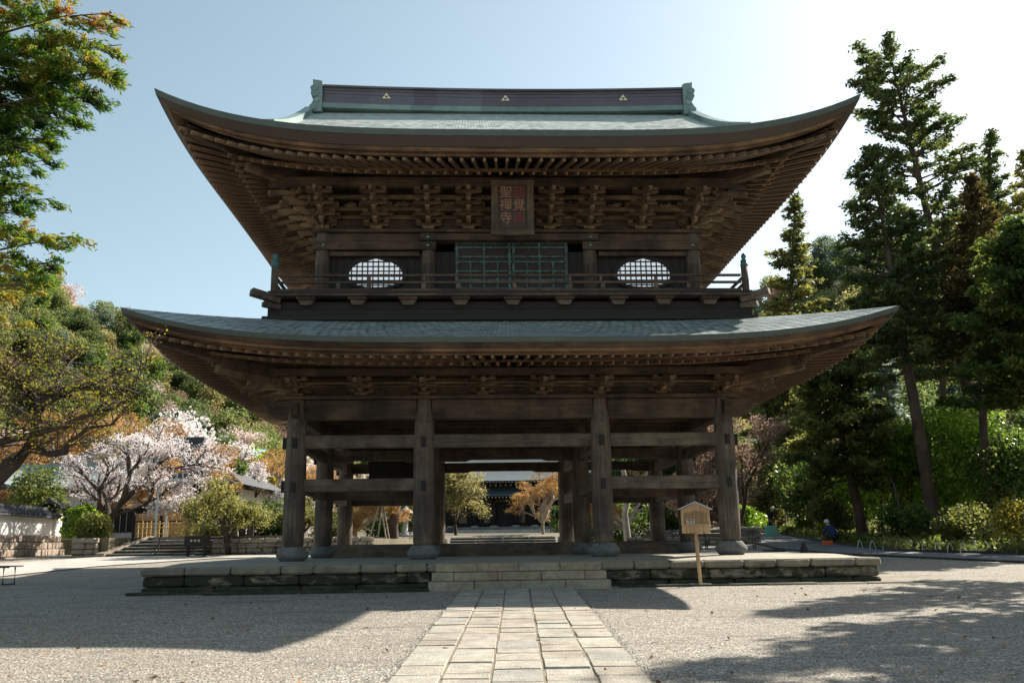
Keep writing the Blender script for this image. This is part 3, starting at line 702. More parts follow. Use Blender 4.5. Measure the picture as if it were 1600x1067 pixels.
# ---- upper storey
UX = [-5.2, -2.27, 2.27, 5.2]; UY = [.45, 4.75, 9.05]
ucm = M().lathe([(.2, 0), (.205, 1.2), (.19, 2.1), (.16, 2.3)], 20).mesh('upper_column', GZ)
for x in UX:
    for y in UY:
        if y == 4.75 and abs(x) < 5: continue
        link('upper_column', ucm, gate, (x, y, 7.34))
for k in range(3):
    a, c_ = UX[k]+.14, UX[k+1]-.14
    n = int((c_-a)/.22)
    for i in range(n):
        xa = a+(c_-a)*i/n; xb = a+(c_-a)*(i+1)/n
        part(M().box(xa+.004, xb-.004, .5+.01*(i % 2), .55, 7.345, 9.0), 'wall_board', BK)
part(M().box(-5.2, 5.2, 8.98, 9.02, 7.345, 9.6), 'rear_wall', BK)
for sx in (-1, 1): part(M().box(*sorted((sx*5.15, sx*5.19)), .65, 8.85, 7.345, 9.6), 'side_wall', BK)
# beams: uchinori between columns projecting, with metal stud caps
for sx in (-1, 1):
    part(M().cham(*sorted((sx*2.05, sx*5.45)), .2, .36, 8.98, 9.22, .012), 'penetrating_beam', WX)
    part(M().cham(*sorted((sx*2.5, sx*5.0)), .3, .42, 8.82, 8.95, .012), 'lintel', WX)
    for x in (2.27, 5.15): part(M().lathe([(.055, 0), (.05, .03), (.02, .05)], 12).__class__().lathe([(.06, 0), (.055, .03), (.02, .05)], 12), 'stud_cap', plain('stud_metal', (.12, .25, .2), .4, .5, .3)).matrix_basis = Matrix.Translation((sx*x, .2, 9.1)) @ Matrix.Rotation(math.pi/2, 4, 'X')
    part(M().lathe([(.06, 0), (.055, .03), (.02, .05)], 12), 'stud_cap', bpy.data.materials['stud_metal']).matrix_basis = Matrix.Translation((sx*2.27, .16, 9.33)) @ Matrix.Rotation(math.pi/2, 4, 'X')
part(M().cham(-2.5, 2.5, .16, .34, 9.24, 9.44, .012), 'penetrating_beam', WX)
part(M().cham(-5.3, 5.3, .32, .58, 9.23, 9.235+.0+.25, .012), 'head_tie', WX)
part(M().cham(-5.5, 5.5, .2, .7, 9.49, 9.58, .012), 'wall_plate', WX); part(M().cham(-5.5, 5.5, 8.8, 9.3, 9.49, 9.58, .012), 'wall_plate', WX)
for sx in (-1, 1):
    part(M().cham(*sorted((sx*4.95, sx*5.45)), .71, 8.79, 9.49, 9.58, .012), 'wall_plate', WY)
    part(M().cham(*sorted((sx*5.1, sx*5.3)), .6, 8.9, 9.0, 9.2, .012), 'penetrating_beam', WY)
UB = [-5.2, -3.73, -2.27, -1.14, 0, 1.14, 2.27, 3.73, 5.2]
for x in UB:
    if x: bracket_set(x, .45, 9.58, 0, .92, 3)
for y in (1.75, 3.2, 4.75, 6.3, 7.8):
    for sx in (-1, 1): bracket_set(sx*5.2, y, 9.58, sx*math.pi/2, .92, 3, y < 5)
for sx in (-1, 1): bracket_set(sx*5.2, .46, 9.585, sx*math.pi/4, .95, 3); bracket_set(sx*5.2, .47, 9.575, sx*math.pi/2, .92, 3)
for x in UB: bracket_set(x, 9.05, 9.58, math.pi, .92, 3, False)
def ring2(off, z0, z1, d, name): 
    y0 = .45-off; x0 = 5.2+off
    ring(y0, x0, z0, z1, d, name)
ring2(0, 9.94, 10.05, .1, 'wall_rail'); ring2(0, 10.18, 10.29, .1, 'wall_rail'); ring2(.33, 10.07, 10.17, .08, 'step_rail'); ring2(.66, 10.29, 10.40, .08, 'step_rail')
ring2(1.0, 10.50, 10.76, .2, 'eave_purlin')
part(M().box(-5.2, 5.2, .52, .56, 9.58, 11.0), 'bracket_wall_board', WX); part(M().box(-5.2, 5.2, 8.94, 8.98, 9.58, 11.0), 'bracket_wall_board', WX)
for sx in (-1, 1): part(M().box(*sorted((sx*5.1, sx*5.14)), .57, 8.93, 9.58, 11.0), 'bracket_wall_board', WY)
# carved panels between the bracket sets
for k in range(len(UB)-1):
    x = (UB[k]+UB[k+1])/2
    if abs(x) < 1: continue
    q = M()
    for i in range(14):
        a_ = rnd.uniform(0, 6.28); r_ = rnd.uniform(0, .2); q.tube([(x+r_*math.cos(a_)-.08, .05, 10.2+r_*.45*math.sin(a_)), (x+r_*math.cos(a_), .0, 10.24+r_*.45*math.sin(a_)), (x+r_*math.cos(a_)+.08, .05, 10.19+r_*.45*math.sin(a_))], [.02, .035, .015], 5)
    part(q, 'carved_panel', BRK)

# arched lattice windows
PANE = plain('glowing_window_pane', (.86, .88, .9), .6, 0, .02, 2, 0)
PANE.node_tree.nodes['Principled BSDF'].inputs['Emission Color'].default_value = (.8, .9, 1, 1); PANE.node_tree.nodes['Principled BSDF'].inputs['Emission Strength'].default_value = .22  # weak glow added to the panes, standing in for daylight on paper
for cx in (-3.73, 3.78):
    wn = empty('arched_window', (cx, .40, 0), 0, gate)
    def outline(r_, zr, n=28):
        o_ = []
        for k in range(n):
            a_ = 2*math.pi*k/n; x = r_*math.copysign(abs(math.cos(a_))**.8, math.cos(a_)); zz = math.sin(a_); z = (zr*zz*(1+.12*max(0, 1-abs(x)/(r_*.3)))) if zz > 0 else zr*.72*zz
            o_.append((x, z))
        return o_
    o1 = outline(.86, .56); o2 = outline(.76, .46); zc_ = 8.28; q = M(); n = len(o1)
    vs = [(x, .0, zc_+z) for x, z in o1]+[(x, .0, zc_+z) for x, z in o2]+[(x, .1, zc_+z) for x, z in o1]+[(x, .1, zc_+z) for x, z in o2]
    q.add(vs, [(k, k+n, (k+1) % n+n, (k+1) % n) for k in range(n)]+[(k+n, k+3*n, (k+1) % n+3*n, (k+1) % n+n) for k in range(n)]+[(k, (k+1) % n, (k+1) % n+2*n, k+2*n) for k in range(n)])
    part(q, 'window_frame', BK, wn)
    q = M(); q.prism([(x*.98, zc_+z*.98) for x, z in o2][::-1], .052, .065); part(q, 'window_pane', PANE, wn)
    for k in range(-5, 5): 
        x = (k+.5)*.148; zh = .46*math.sqrt(max(0, 1-(abs(x)/.78)**2.4))
        part(M().box(x-.016, x+.016, .02, .05, zc_-zh*.74, zc_+zh), 'lattice_bar', BK, wn)
    for k in range(-2, 4):
        z = k*.135; zz = z/.46 if z > 0 else z/.34; xh = .76*math.sqrt(max(0, 1-abs(zz)**2.2))
        if xh > .2: part(M().box(-xh, xh, .012, .046, zc_+z-.015, zc_+z+.015), 'lattice_bar', BK, wn)
# green trimmed central doors
dr = empty('upper_doors', (0.06, .38, 0), 0, gate)
part(M().box(-1.6, 1.6, .05, .09, 7.4, 9.24), 'door_leaf', plain('door_dark', (.04, .027, .024), .7), dr)
for z in (9.22, 9.09, 8.82, 8.67, 8.40, 8.14, 7.9): part(M().box(-1.5, 1.5, .0, .045, z-.025, z+.025), 'door_rail', PAT, dr)
for x, ww in ((-1.53, .035), (-.77, .03), (-.06, .04), (.06, .04), (.78, .03), (1.53, .035)): part(M().box(x-ww, x+ww, -.012, .048, 7.9, 9.27), 'door_stile', PAT, dr)
for x in (-1.15, -.4, .42, 1.16): part(M().box(x-.022, x+.022, -.006, .046, 7.9, 8.64), 'door_muntin', PAT, dr)

# ------------------------------------------------------------------ name board on the gate
FR = wood('board_frame', (.03, .02, .012), (.075, .052, .031), (.15, .11, .068), 'z', 1.2); PNL = plain('board_panel', (.05, .035, .025), .7, 0, .3, 6)
RED = plain('red_paint', (.2, .04, .03), .6, 0, .35, 14); COP = plain('copper_paint', (.33, .16, .09), .5, 0, .4, 14)
brd = place('name_board', label='tall dark name board with six characters in two columns under the upper eave', cat='name board')
tilt = Matrix.Translation((.05, -.72, 9.08)) @ Matrix.Rotation(R(8), 4, 'X') @ Matrix.Diagonal((.96, 1, .93, 1))
def bd(mb, name, mat):
    o = mb.build(name, mat, brd); o.matrix_basis = tilt; return o
bd(M().box(-.42, .42, .0, .05, .16, 1.45), 'panel', PNL)
bd(M().cham(-.60, -.40, -.07, .07, .0, 1.6, .02), 'frame_side', FR); bd(M().cham(.40, .60, -.07, .07, .0, 1.6, .02), 'frame_side', FR)
bd(M().cham(-.62, .62, -.08, .08, 1.45, 1.62, .02), 'frame_top', FR); bd(M().cham(-.61, .61, -.08, .075, -.02, .17, .02), 'frame_bottom', FR)
def letter(ch, x, z, size, mat, parent, name, mtx=None, ext=.008):
    cu = bpy.data.curves.new(name, 'FONT'); cu.body = ch; cu.size = size; cu.extrude = ext; cu.align_x = 'CENTER'; cu.align_y = 'CENTER'
    tmp = bpy.data.objects.new('tmp', cu); COL.objects.link(tmp); bpy.context.view_layer.update()
    me = bpy.data.meshes.new_from_object(tmp.evaluated_get(bpy.context.evaluated_depsgraph_get())); bpy.data.objects.remove(tmp)
    me.materials.clear(); me.materials.append(mat)
    o = link(name, me, parent); o.matrix_basis = (mtx or Matrix.Identity(4)) @ Matrix.Translation((x, -.012, z)) @ Matrix.Rotation(math.pi/2, 4, 'X'); return o
for k, ch in enumerate('\u5713\u89ba\u8208'): letter(ch, .18, 1.24-k*.38, .37, RED if k != 1 else COP, brd, 'character', tilt)
for k, ch in enumerate('\u8056\u79aa\u5bfa'): letter(ch, -.19, 1.24-k*.38, .37, COP, brd, 'character', tilt)

# ------------------------------------------------------------------ notice sign in front of the platform
sg = place('notice_sign', label='small gabled cedar notice board on a single post in front of the platform', cat='sign'); 
SXC, SYC = 3.99, -3.12
def sp_(mb, n, mat): return mb.build(n, mat, sg)
sp_(M().beam((SXC+.05, SYC+.03, -.02), (SXC, SYC+.03, 1.2), .085, .07, .008), 'post', NEWW)
sp_(M().cham(SXC-.2, SXC+.28, SYC-.1, SYC+.16, -.03, .05, .02), 'foot_stone', BASE)
sp_(M().cham(SXC-.32, SXC+.32, SYC-.06, SYC-.01, 1.15, 1.31, .006), 'lower_board', NEWW)
pr = [(SXC-.31, 1.34), (SXC+.31, 1.34), (SXC+.31, 1.68), (SXC, 1.82), (SXC-.31, 1.68)]
sp_(M().prism(pr, SYC-.03, SYC+.0), 'notice_panel', NEWW)
for a, c_ in (((-.31, 1.33), (.31, 1.33)), ((-.31, 1.33), (-.31, 1.68)), ((.31, 1.33), (.31, 1.68))):
    sp_(M().beam((SXC+a[0], SYC-.03, a[1]), (SXC+c_[0], SYC-.03, c_[1]), .05, .03), 'panel_frame', NEWW)
for sx in (-1, 1): sp_(M().beam((SXC, SYC-.01, 1.85), (SXC+sx*.39, SYC-.01, 1.68), .16, .025), 'sign_roof', GREYM)
ink = plain('ink', (.09, .05, .03), .8)
q = M()
for cx in range(17):
    x = SXC-.26+cx*.0325; ztop = 1.66-abs(x-SXC)*.25; z = ztop; zb = 1.48 if -.2 < x-SXC < .0 else 1.37
    while z > zb:
        L = rnd.uniform(.012, .026); q.box(x-.008, x+.008, SYC-.034, SYC-.031, z-L, z); z -= L+rnd.uniform(.004, .01)
sp_(q, 'notice_text', ink)
sp_(M().box(SXC-.2, SXC-.02, SYC-.036, SYC-.031, 1.38, 1.455), 'notice_plate', plain('white_plate', (.6, .62, .66), .5))
q = M()
for i in range(5): q.box(SXC-.185+i*.034, SXC-.163+i*.034, SYC-.039, SYC-.037, 1.39, 1.415+.015*(i % 2))
q.box(SXC-.195, SXC-.025, SYC-.039, SYC-.037, 1.432, 1.45); sp_(q, 'plate_print', ink)

# ------------------------------------------------------------------ pavements and soil around the yard
def gp(u, v):                       # where the line of sight meets the sloping yard
    d = Rw @ Vector((u-800, 533-v, -FPX)); d = d/d.y
    Y = (EYE.z+.022*21.2)/(.022-d.z)
    if Y > 22: Y = (EYE.z-.0176+.033*22)/(.033-d.z)
    return (d.x*Y, Y)
def ribbon(name, top, bot, mat, lift, th=0, n=24, **k):
    def lerp(pts, u):
        f = u*(len(pts)-1); i = min(int(f), len(pts)-2); a, b_ = pts[i], pts[i+1]; f -= i; return (a[0]+(b_[0]-a[0])*f, a[1]+(b_[1]-a[1])*f)
    A = [gp(*p) for p in top]; B = [gp(*p) for p in bot]
    def fn(u, v): a, b_ = lerp(A, u), lerp(B, u); x, y = b_[0]+(a[0]-b_[0])*v, b_[1]+(a[1]-b_[1])*v; return (x, y, G0(y)+lift)
    return M().grid(fn, n, 8, False).build(name, mat, **k)
CONC = stone('pale_concrete', ((.33, .31, .28), (.46, .43, .39), (.56, .53, .48)), 1.2, 40, None, .9, .2)
ASPH = stone('worn_asphalt', ((.10, .105, .11), (.16, .165, .17), (.23, .23, .23)), 1.5, 60, None, .9, .3)
ribbon('pavement', [(-250, 892), (0, 881), (150, 870.5), (330, 866), (470, 864.5)], [(-250, 925), (0, 901), (150, 885), (330, 872.5), (470, 869)], CONC, .03, kind='structure')
ribbon('road', [(1165, 832), (1215, 833.5), (1290, 848), (1400, 861.5), (1600, 867), (2100, 874)], [(1150, 838), (1172, 845), (1215, 857), (1330, 866), (1600, 878), (2100, 900)], ASPH, .02, kind='structure')
kb = [gp(*p) for p in [(1165, 831.5), (1215, 833), (1290, 847.5), (1400, 861), (1600, 866.5), (2100, 873.5)]]
q = M()
for a, c_ in zip(kb, kb[1:]):
    q.beam((a[0], a[1], G0(a[1])+.05), (c_[0], c_[1], G0(c_[1])+.05), .15, .13)
q.build('kerb', DARKST, kind='structure')
q = M(); kk = [gp(*p) for p in [(1160, 845.5), (1172, 845.5), (1215, 857.5), (1330, 866.5), (1600, 878.5), (2100, 900.5)]]
for a, c_ in zip(kk, kk[1:]): q.beam((a[0], a[1], G0(a[1])+.02), (c_[0], c_[1], G0(c_[1])+.02), .18, .08)
q.build('gutter_kerb', DARKST, kind='structure')
sl_ = [(x+.1, y+.05) for x, y in kb]
q = M(); n = len(sl_); far = [(26, 62), (32, 60), (42, 56), (55, 48), (70, 36), (90, 20)]
q.grid(lambda u, v: (lambda p, r_: (p[0]+(r_[0]-p[0])*v, p[1]+(r_[1]-p[1])*v, G0(p[1]+(r_[1]-p[1])*v)+.03+1.2*sm(v*1.6-.05)))(sl_[min(int(u*(n-1)+1e-6), n-1)], far[min(int(u*(n-1)+1e-6), n-1)]), n-1, 14).build('woodland_soil', FLOOR, kind='structure')

# ------------------------------------------------------------------ foliage makers
def cloud(C, per, spread, size, elong=1.6, outward=None, flat=0.0, rs=nr):
    """leaf quads scattered round the clump centres C (n,3)"""
    C = np.asarray(C, float); n = len(C)*per
    P = np.repeat(C, per, 0)+rs.normal(0, 1, (n, 3))*np.array(spread)*.6
    a = rs.normal(0, 1, (n, 3)); 
    if outward is not None: a = a*.55+np.repeat(np.asarray(outward), per, 0)
    a[:, 2] *= (1-flat*.6); a /= np.linalg.norm(a, axis=1)[:, None]+1e-9
    b = np.cross(a, rs.normal(0, 1, (n, 3))+np.array([0, 0, flat*2.5])); b /= np.linalg.norm(b, axis=1)[:, None]+1e-9
    s_ = size*rs.uniform(.6, 1.35, (n, 1)); l = a*s_*elong/2; w_ = b*s_/2
    return np.stack([P-l, P+w_-l*.15, P+l, P-w_-l*.15], 1)
def crown(name, V, mat, parent, shift=True):
    return link(name, quads_mesh(name, V, mat), parent)
def conifer_mesh(h, lean, R0, c0, nb, per, size, mat, seed, trunk_r=.35, spread=(.45, .45, .28), prof=None, droop=-.12, gap=.0, bark=None, sub=3, bend=0):
    rs = np.random.RandomState(seed); rr = random.Random(seed)
    prof = prof or (lambda t: (1-t)**.75*(.55+.45*min(1, t*3+.4)))
    def tp(t): return Vector((lean[0]*t+bend*math.sin(t*3.1), lean[1]*t, h*t))
    tr = M(); N = 9; tr.tube([tp(i/N)-Vector((0, 0, .4 if i == 0 else 0)) for i in range(N+1)], [trunk_r*(1-.88*i/N)*(1.25 if i == 0 else 1) for i in range(N+1)], 8)
    C = []; O = []
    for i in range(nb):
        t = c0+(1-c0)*((i+rr.random())/nb)**.95
        if t > .995: t = .995
        az = i*2.4+rr.uniform(-.5, .5); tt = (t-c0)/(1-c0); L = R0*prof(tt)*rr.uniform(.55, 1.15)
        if rr.random() < gap: continue
        d = Vector((math.cos(az), math.sin(az), droop+rr.uniform(-.1, .25)+.35*tt)); p0 = tp(t); p1 = p0+d*L*.6; p2 = p0+d*L+Vector((0, 0, -L*.08))
        tr.tube([p0, p1, p2], [max(.02, trunk_r*.22*(1-tt*.6)), .03, .012], 4, False)
        m_ = max(2, int(L*sub))
        for k in range(5 if L > .9 else 0):
            f = rr.uniform(.3, .9); sd_ = rr.choice((-1, 1))*L*.4*(1.05-f); a_ = p0+d*L*f; tr.tube([a_, a_+Vector((-math.sin(az)*sd_+d.x*.2, math.cos(az)*sd_+d.y*.2, rr.uniform(-.12, .08)))], [.014, .006], 3, False)
        for k in range(m_):
            f = .3+.7*(k+rr.random())/m_; side = rr.uniform(-.32, .32)*L*(1.05-f)
            p = p0+d*L*f+Vector((-math.sin(az)*side, math.cos(az)*side, rr.uniform(-.15, .12)))
            C.append(tuple(p)); O.append((d.x*.8, d.y*.8, -.15))
    C.append(tuple(tp(1))); O.append((0, 0, 1))
    V = cloud(C, per, spread, size, 2.2, O, .4, rs)
    return tr.mesh('trunk', bark or BARKR), quads_mesh('crown', V, mat)
def conifer(base, meshes, label, cat='tree', group=None, rz=0, sc=1, name='conifer'):
    e = empty(name, base, rz, label=label, cat=cat, group=group); e.scale = (sc, sc, sc)
    link('trunk', meshes[0], e); link('crown', meshes[1], e); return e
def broad_mesh(h, spreadR, th, seed, mat, per, size, levels=4, nl=4, clump=(.3, .3, .2), trunk_r=.25, lean=(0, 0), up=.55, bark=None, flat=.3, elong=1.5, keep=1.0, along=True, shrinkf=.66, n_tw=8):
    rr = random.Random(seed); rs = np.random.RandomState(seed); tr = M(); C = []
    def grow(p, d, L, r_, lev):
        n = 3; pts = [p]; dd = d.copy()
        for i in range(n):
            dd = (dd+Vector((rr.uniform(-.25, .25), rr.uniform(-.25, .25), rr.uniform(-.12, .18)*(1 if lev else .3)))).normalized(); pts.append(pts[-1]+dd*L/n)
        tr.tube(pts, [r_*(1-.45*i/n) for i in range(n+1)], 6 if lev < 2 else 4, False)
        if lev >= levels-2 and along: C.extend([tuple(q_) for q_ in pts[1:]])
        if lev >= levels: C.append(tuple(pts[-1])); return
        k = nl if lev else nl+1
        for i in range(k):
            az = 2*math.pi*(i+rr.random()*.7)/k; e_ = rr.uniform(.45, .95)*(1.15-up)
            s_ = pts[rr.choice((2, 3, 3))] if lev else pts[rr.choice((2, 3))]
            ax = dd.orthogonal().normalized(); ax.rotate(Matrix.Rotation(az, 3, dd)); nd_ = (dd*math.cos(e_*1.3)+ax*math.sin(e_*1.3)); nd_.z += (up-.45)*.5; nd_.normalize()
            grow(s_, nd_, L*rr.uniform(.75, 1.1)*shrinkf, r_*.58, lev+1)
    grow(Vector((0, 0, -.3)), Vector((lean[0], lean[1], 1)).normalized(), th+.3, trunk_r, 0)
    C = np.array(C)
    # scale crown to the wanted size above the trunk
    top = C[:, 2].max(); rad = np.percentile(np.abs(C[:, :2]), 97)
    fz = (h-th)/max(.1, top-th); fx = spreadR/rad
    def warp(p):
        z = p[2] if p[2] < th else th+(p[2]-th)*fz; k = min(1, max(0, (p[2]-th*.5)/(th*.6+.1))); f = 1+(fx-1)*k; return (p[0]*f, p[1]*f, z)
    tr.v = [warp(v_) for v_ in tr.v]; C = np.array([warp(c_) for c_ in C])
    if keep < 1: C = C[rs.rand(len(C)) < keep]
    V = cloud(C, per, clump, size, elong, None, flat, rs)
    return tr.mesh('trunk', bark or BARK), quads_mesh('crown', V, mat)
def blob_mesh(R_, h, seed, mat, n, size, lumps=9, z0=.15, elong=1.4, flatb=.4):
    rs = np.random.RandomState(seed); L = []
    for k in range(lumps):
        a_ = rs.uniform(0, 6.28); rr_ = R_*rs.uniform(0, .62); z = h*rs.uniform(z0+.12, .82); L.append((rr_*math.cos(a_), rr_*math.sin(a_), z, R_*rs.uniform(.32, .55)))
    L = np.array(L); k = rs.randint(0, lumps, n); d = rs.normal(0, 1, (n, 3)); d /= np.linalg.norm(d, axis=1)[:, None]; rad = L[k, 3][:, None]*rs.uniform(.55, 1.12, (n, 1))
    P = L[k, :3]+d*rad*np.array([1, 1, .8]); P = P[P[:, 2] > h*z0*.4]
    n = len(P); return cloud(P, 1, (.02, .02, .02), size, elong, None, flatb, rs)
LF = {
 'cedar': leaf('foliage_cedar', [(.03, .055, .016), (.075, .115, .028), (.16, .19, .045)], .55, .5, 3),
 'cedarbr': leaf('foliage_cedar_brown', [(.04, .032, .013), (.09, .068, .022), (.13, .12, .035)], .4, .4, 3),
 'hinoki': leaf('foliage_hinoki', [(.035, .06, .022), (.08, .11, .036), (.15, .17, .06)], .52, .5, 3),
 'front': leaf('foliage_front_cedar', [(.02, .055, .014), (.05, .11, .018), (.09, .16, .024), (.15, .2, .03), (.28, .23, .05), (.32, .17, .06)], .5, .5, 5),
 'bright': leaf('foliage_bright_shrub', [(.07, .12, .02), (.18, .28, .04), (.38, .46, .10)], .65, .45, 3, .3),
 'dark': leaf('foliage_dark_evergreen', [(.035, .06, .018), (.08, .125, .03), (.17, .22, .06)], .6, .5, 3, .35),
 'olive': leaf('foliage_olive', [(.08, .09, .028), (.18, .18, .055), (.3, .28, .09)], .5, .25, 2),
 'mixed': leaf('foliage_mixed', [(.05, .075, .022), (.125, .15, .04), (.24, .24, .075)], .5, .2, 2),
 'yell': leaf('foliage_yellow_green', [(.10, .11, .02), (.21, .2, .035), (.34, .27, .06)], .5, .6, 4),
 'cherry': leaf('cherry_blossom', [(.46, .40, .39), (.63, .585, .57), (.76, .73, .715)], .4, .6, 5, .8),
 'cherryb': leaf('cherry_hill_blossom', [(.36, .27, .24), (.52, .42, .38), (.64, .55, .51)], .4, .3, 3, .8),
 'maple': leaf('maple_buds', [(.18, .09, .035), (.34, .19, .07), (.46, .30, .13)], .45, .6, 4, .7),
 'twig': leaf('bare_twigs', [(.13, .085, .06), (.24, .16, .12), (.34, .24, .19)], .35, .6, 4, .8),
 'hillmix': leaf('foliage_hill_green', [(.07, .10, .035), (.15, .18, .06), (.26, .27, .10)], .5, .2, 2),
 'hilldark': leaf('foliage_hill_evergreen', [(.045, .07, .028), (.095, .13, .045), (.17, .2, .075)], .5, .3, 2),
 'hillolive': leaf('foliage_hill_olive', [(.12, .115, .05), (.24, .22, .09), (.36, .32, .15)], .5, .2, 2),
 'grey': leaf('foliage_pale_conifer', [(.07, .10, .07), (.14, .18, .12), (.22, .26, .18)], .4, .5, 3),
}
def bx_at(u, Y): p = at(u, 846, Y); return Vector((p.x, Y, H(p.x, Y) if Y > 59 else G(p.x, Y)))
def topz(u, v, Y): return at(u, v, Y).z
def tree_px(u0, Y, ut, vt, mk, label, name='tree', cat='tree', group=None, dz=0, **k):
    b0 = bx_at(u0, Y); b0.z += dz; t_ = at(ut, vt, Y); ms = mk(t_.z-b0.z, (t_.x-b0.x, 0), **k)
    return conifer(b0, ms, label, cat, group, name=name)

# ------------------------------------------------------------------ tall trees right of the gate
cm = lambda **d: (lambda h, lean, **k: conifer_mesh(h, lean, **d))
tree_px(1568, 44, 1392, 90, cm(R0=4.2, c0=.42, nb=125, per=26, size=.11, mat=LF['hinoki'], seed=3, trunk_r=.42, spread=(.24, .24, .13), prof=lambda t: .95-.45*t, gap=.22, droop=.05, sub=5.5), 'tallest tree right of the gate, leaning left with a ragged open top against the sky')
tree_px(1466, 42, 1360, 232, cm(R0=3.6, c0=.40, nb=115, per=26, size=.105, mat=LF['hinoki'], seed=5, trunk_r=.36, spread=(.24, .24, .13), gap=.12, droop=-.1, sub=5.8, prof=lambda t: (1-t)**.7*.95+.1), 'tall leaning conifer with a long bare reddish trunk just right of the lower roof tip')
tree_px(1218, 62, 1243, 305, cm(R0=4.0, c0=.3, nb=130, per=26, size=.14, mat=LF['olive'], seed=8, trunk_r=.4, spread=(.3, .3, .16), gap=.12, sub=4.4), 'tall conifer standing behind the right end of the gate between both roof tips')
tree_px(1352, 45, 1285, 540, cm(R0=3.6, c0=.30, nb=90, per=32, size=.12, mat=LF['mixed'], seed=9, trunk_r=.3, spread=(.26, .26, .16), sub=6.5, prof=lambda t: (1-t)**.5*.9+.1), 'short bushy cedar with a leaning dark trunk below the right roof tip')
tree_px(1640, 36, 1592, 345, cm(R0=3.4, c0=.42, nb=120, per=26, size=.11, mat=LF['cedar'], seed=12, trunk_r=.5, spread=(.25, .25, .16), sub=6.5, prof=lambda t: (1-t)**.45), 'dense dark cedar with a thick trunk at the right edge of the yard')
tree_px(1545, 40, 1518, 275, cm(R0=2.3, c0=.5, nb=80, per=26, size=.11, mat=LF['cedarbr'], seed=44, trunk_r=.24, spread=(.24, .24, .16), sub=6), 'reddish brown cedar crown between the leaning tree and the right edge')
tree_px(1530, 52, 1548, 205, cm(R0=2.8, c0=.42, nb=100, per=24, size=.12, mat=LF['hinoki'], seed=14, trunk_r=.36, spread=(.25, .25, .14), sub=5), 'slender pointed conifer rising between the leaning tree and the right edge')
tree_px(1620, 50, 1602, 235, cm(R0=3.4, c0=.45, nb=90, per=24, size=.12, mat=LF['olive'], seed=15, trunk_r=.4, spread=(.26, .26, .16), sub=5), 'yellowish conifer cut by the right edge of the view')
tree_px(1478, 56, 1470, 370, cm(R0=3.2, c0=.5, nb=80, per=26, size=.13, mat=LF['mixed'], seed=16, trunk_r=.36, spread=(.28, .28, .18), sub=5.2), 'dark cedar filling the gap behind the two leaning trees')
tree_px(1222, 62, 1208, 575, cm(R0=3.2, c0=.45, nb=50, per=26, size=.12, mat=LF['mixed'], seed=17, trunk_r=.27, spread=(.28, .28, .18), sub=5), 'straight grey trunked tree beside the right corner column')
tree_px(1390, 66, 1384, 575, cm(R0=3.6, c0=.08, nb=90, per=40, size=.17, mat=LF['grey'], seed=19, trunk_r=.2, spread=(.4, .4, .2), droop=.1, sub=2.0), 'pale grey green young conifer of tidy cone shape in the woods', 'young_conifer')
# trees beyond the right edge whose shade falls on the yard
for k, (x, y, h, sd) in enumerate(((16, 21, 14, 31), (18.6, 26.5, 14, 32), (14, 17, 13, 33), (18.5, 18.5, 15, 36), (22, 24, 16, 37), (12.5, 13, 12, 38))):
    ms = conifer_mesh(h, (-.3, 0), 2.7, .45, 46, 30, .17, LF['cedar'], sd, .35, sub=1.5, gap=.2)
    conifer(Vector((x, y, G0(y))), ms, 'tall cedar beyond the right edge of the yard, seen only by its shade', group='cedars beyond the right edge', name='conifer')

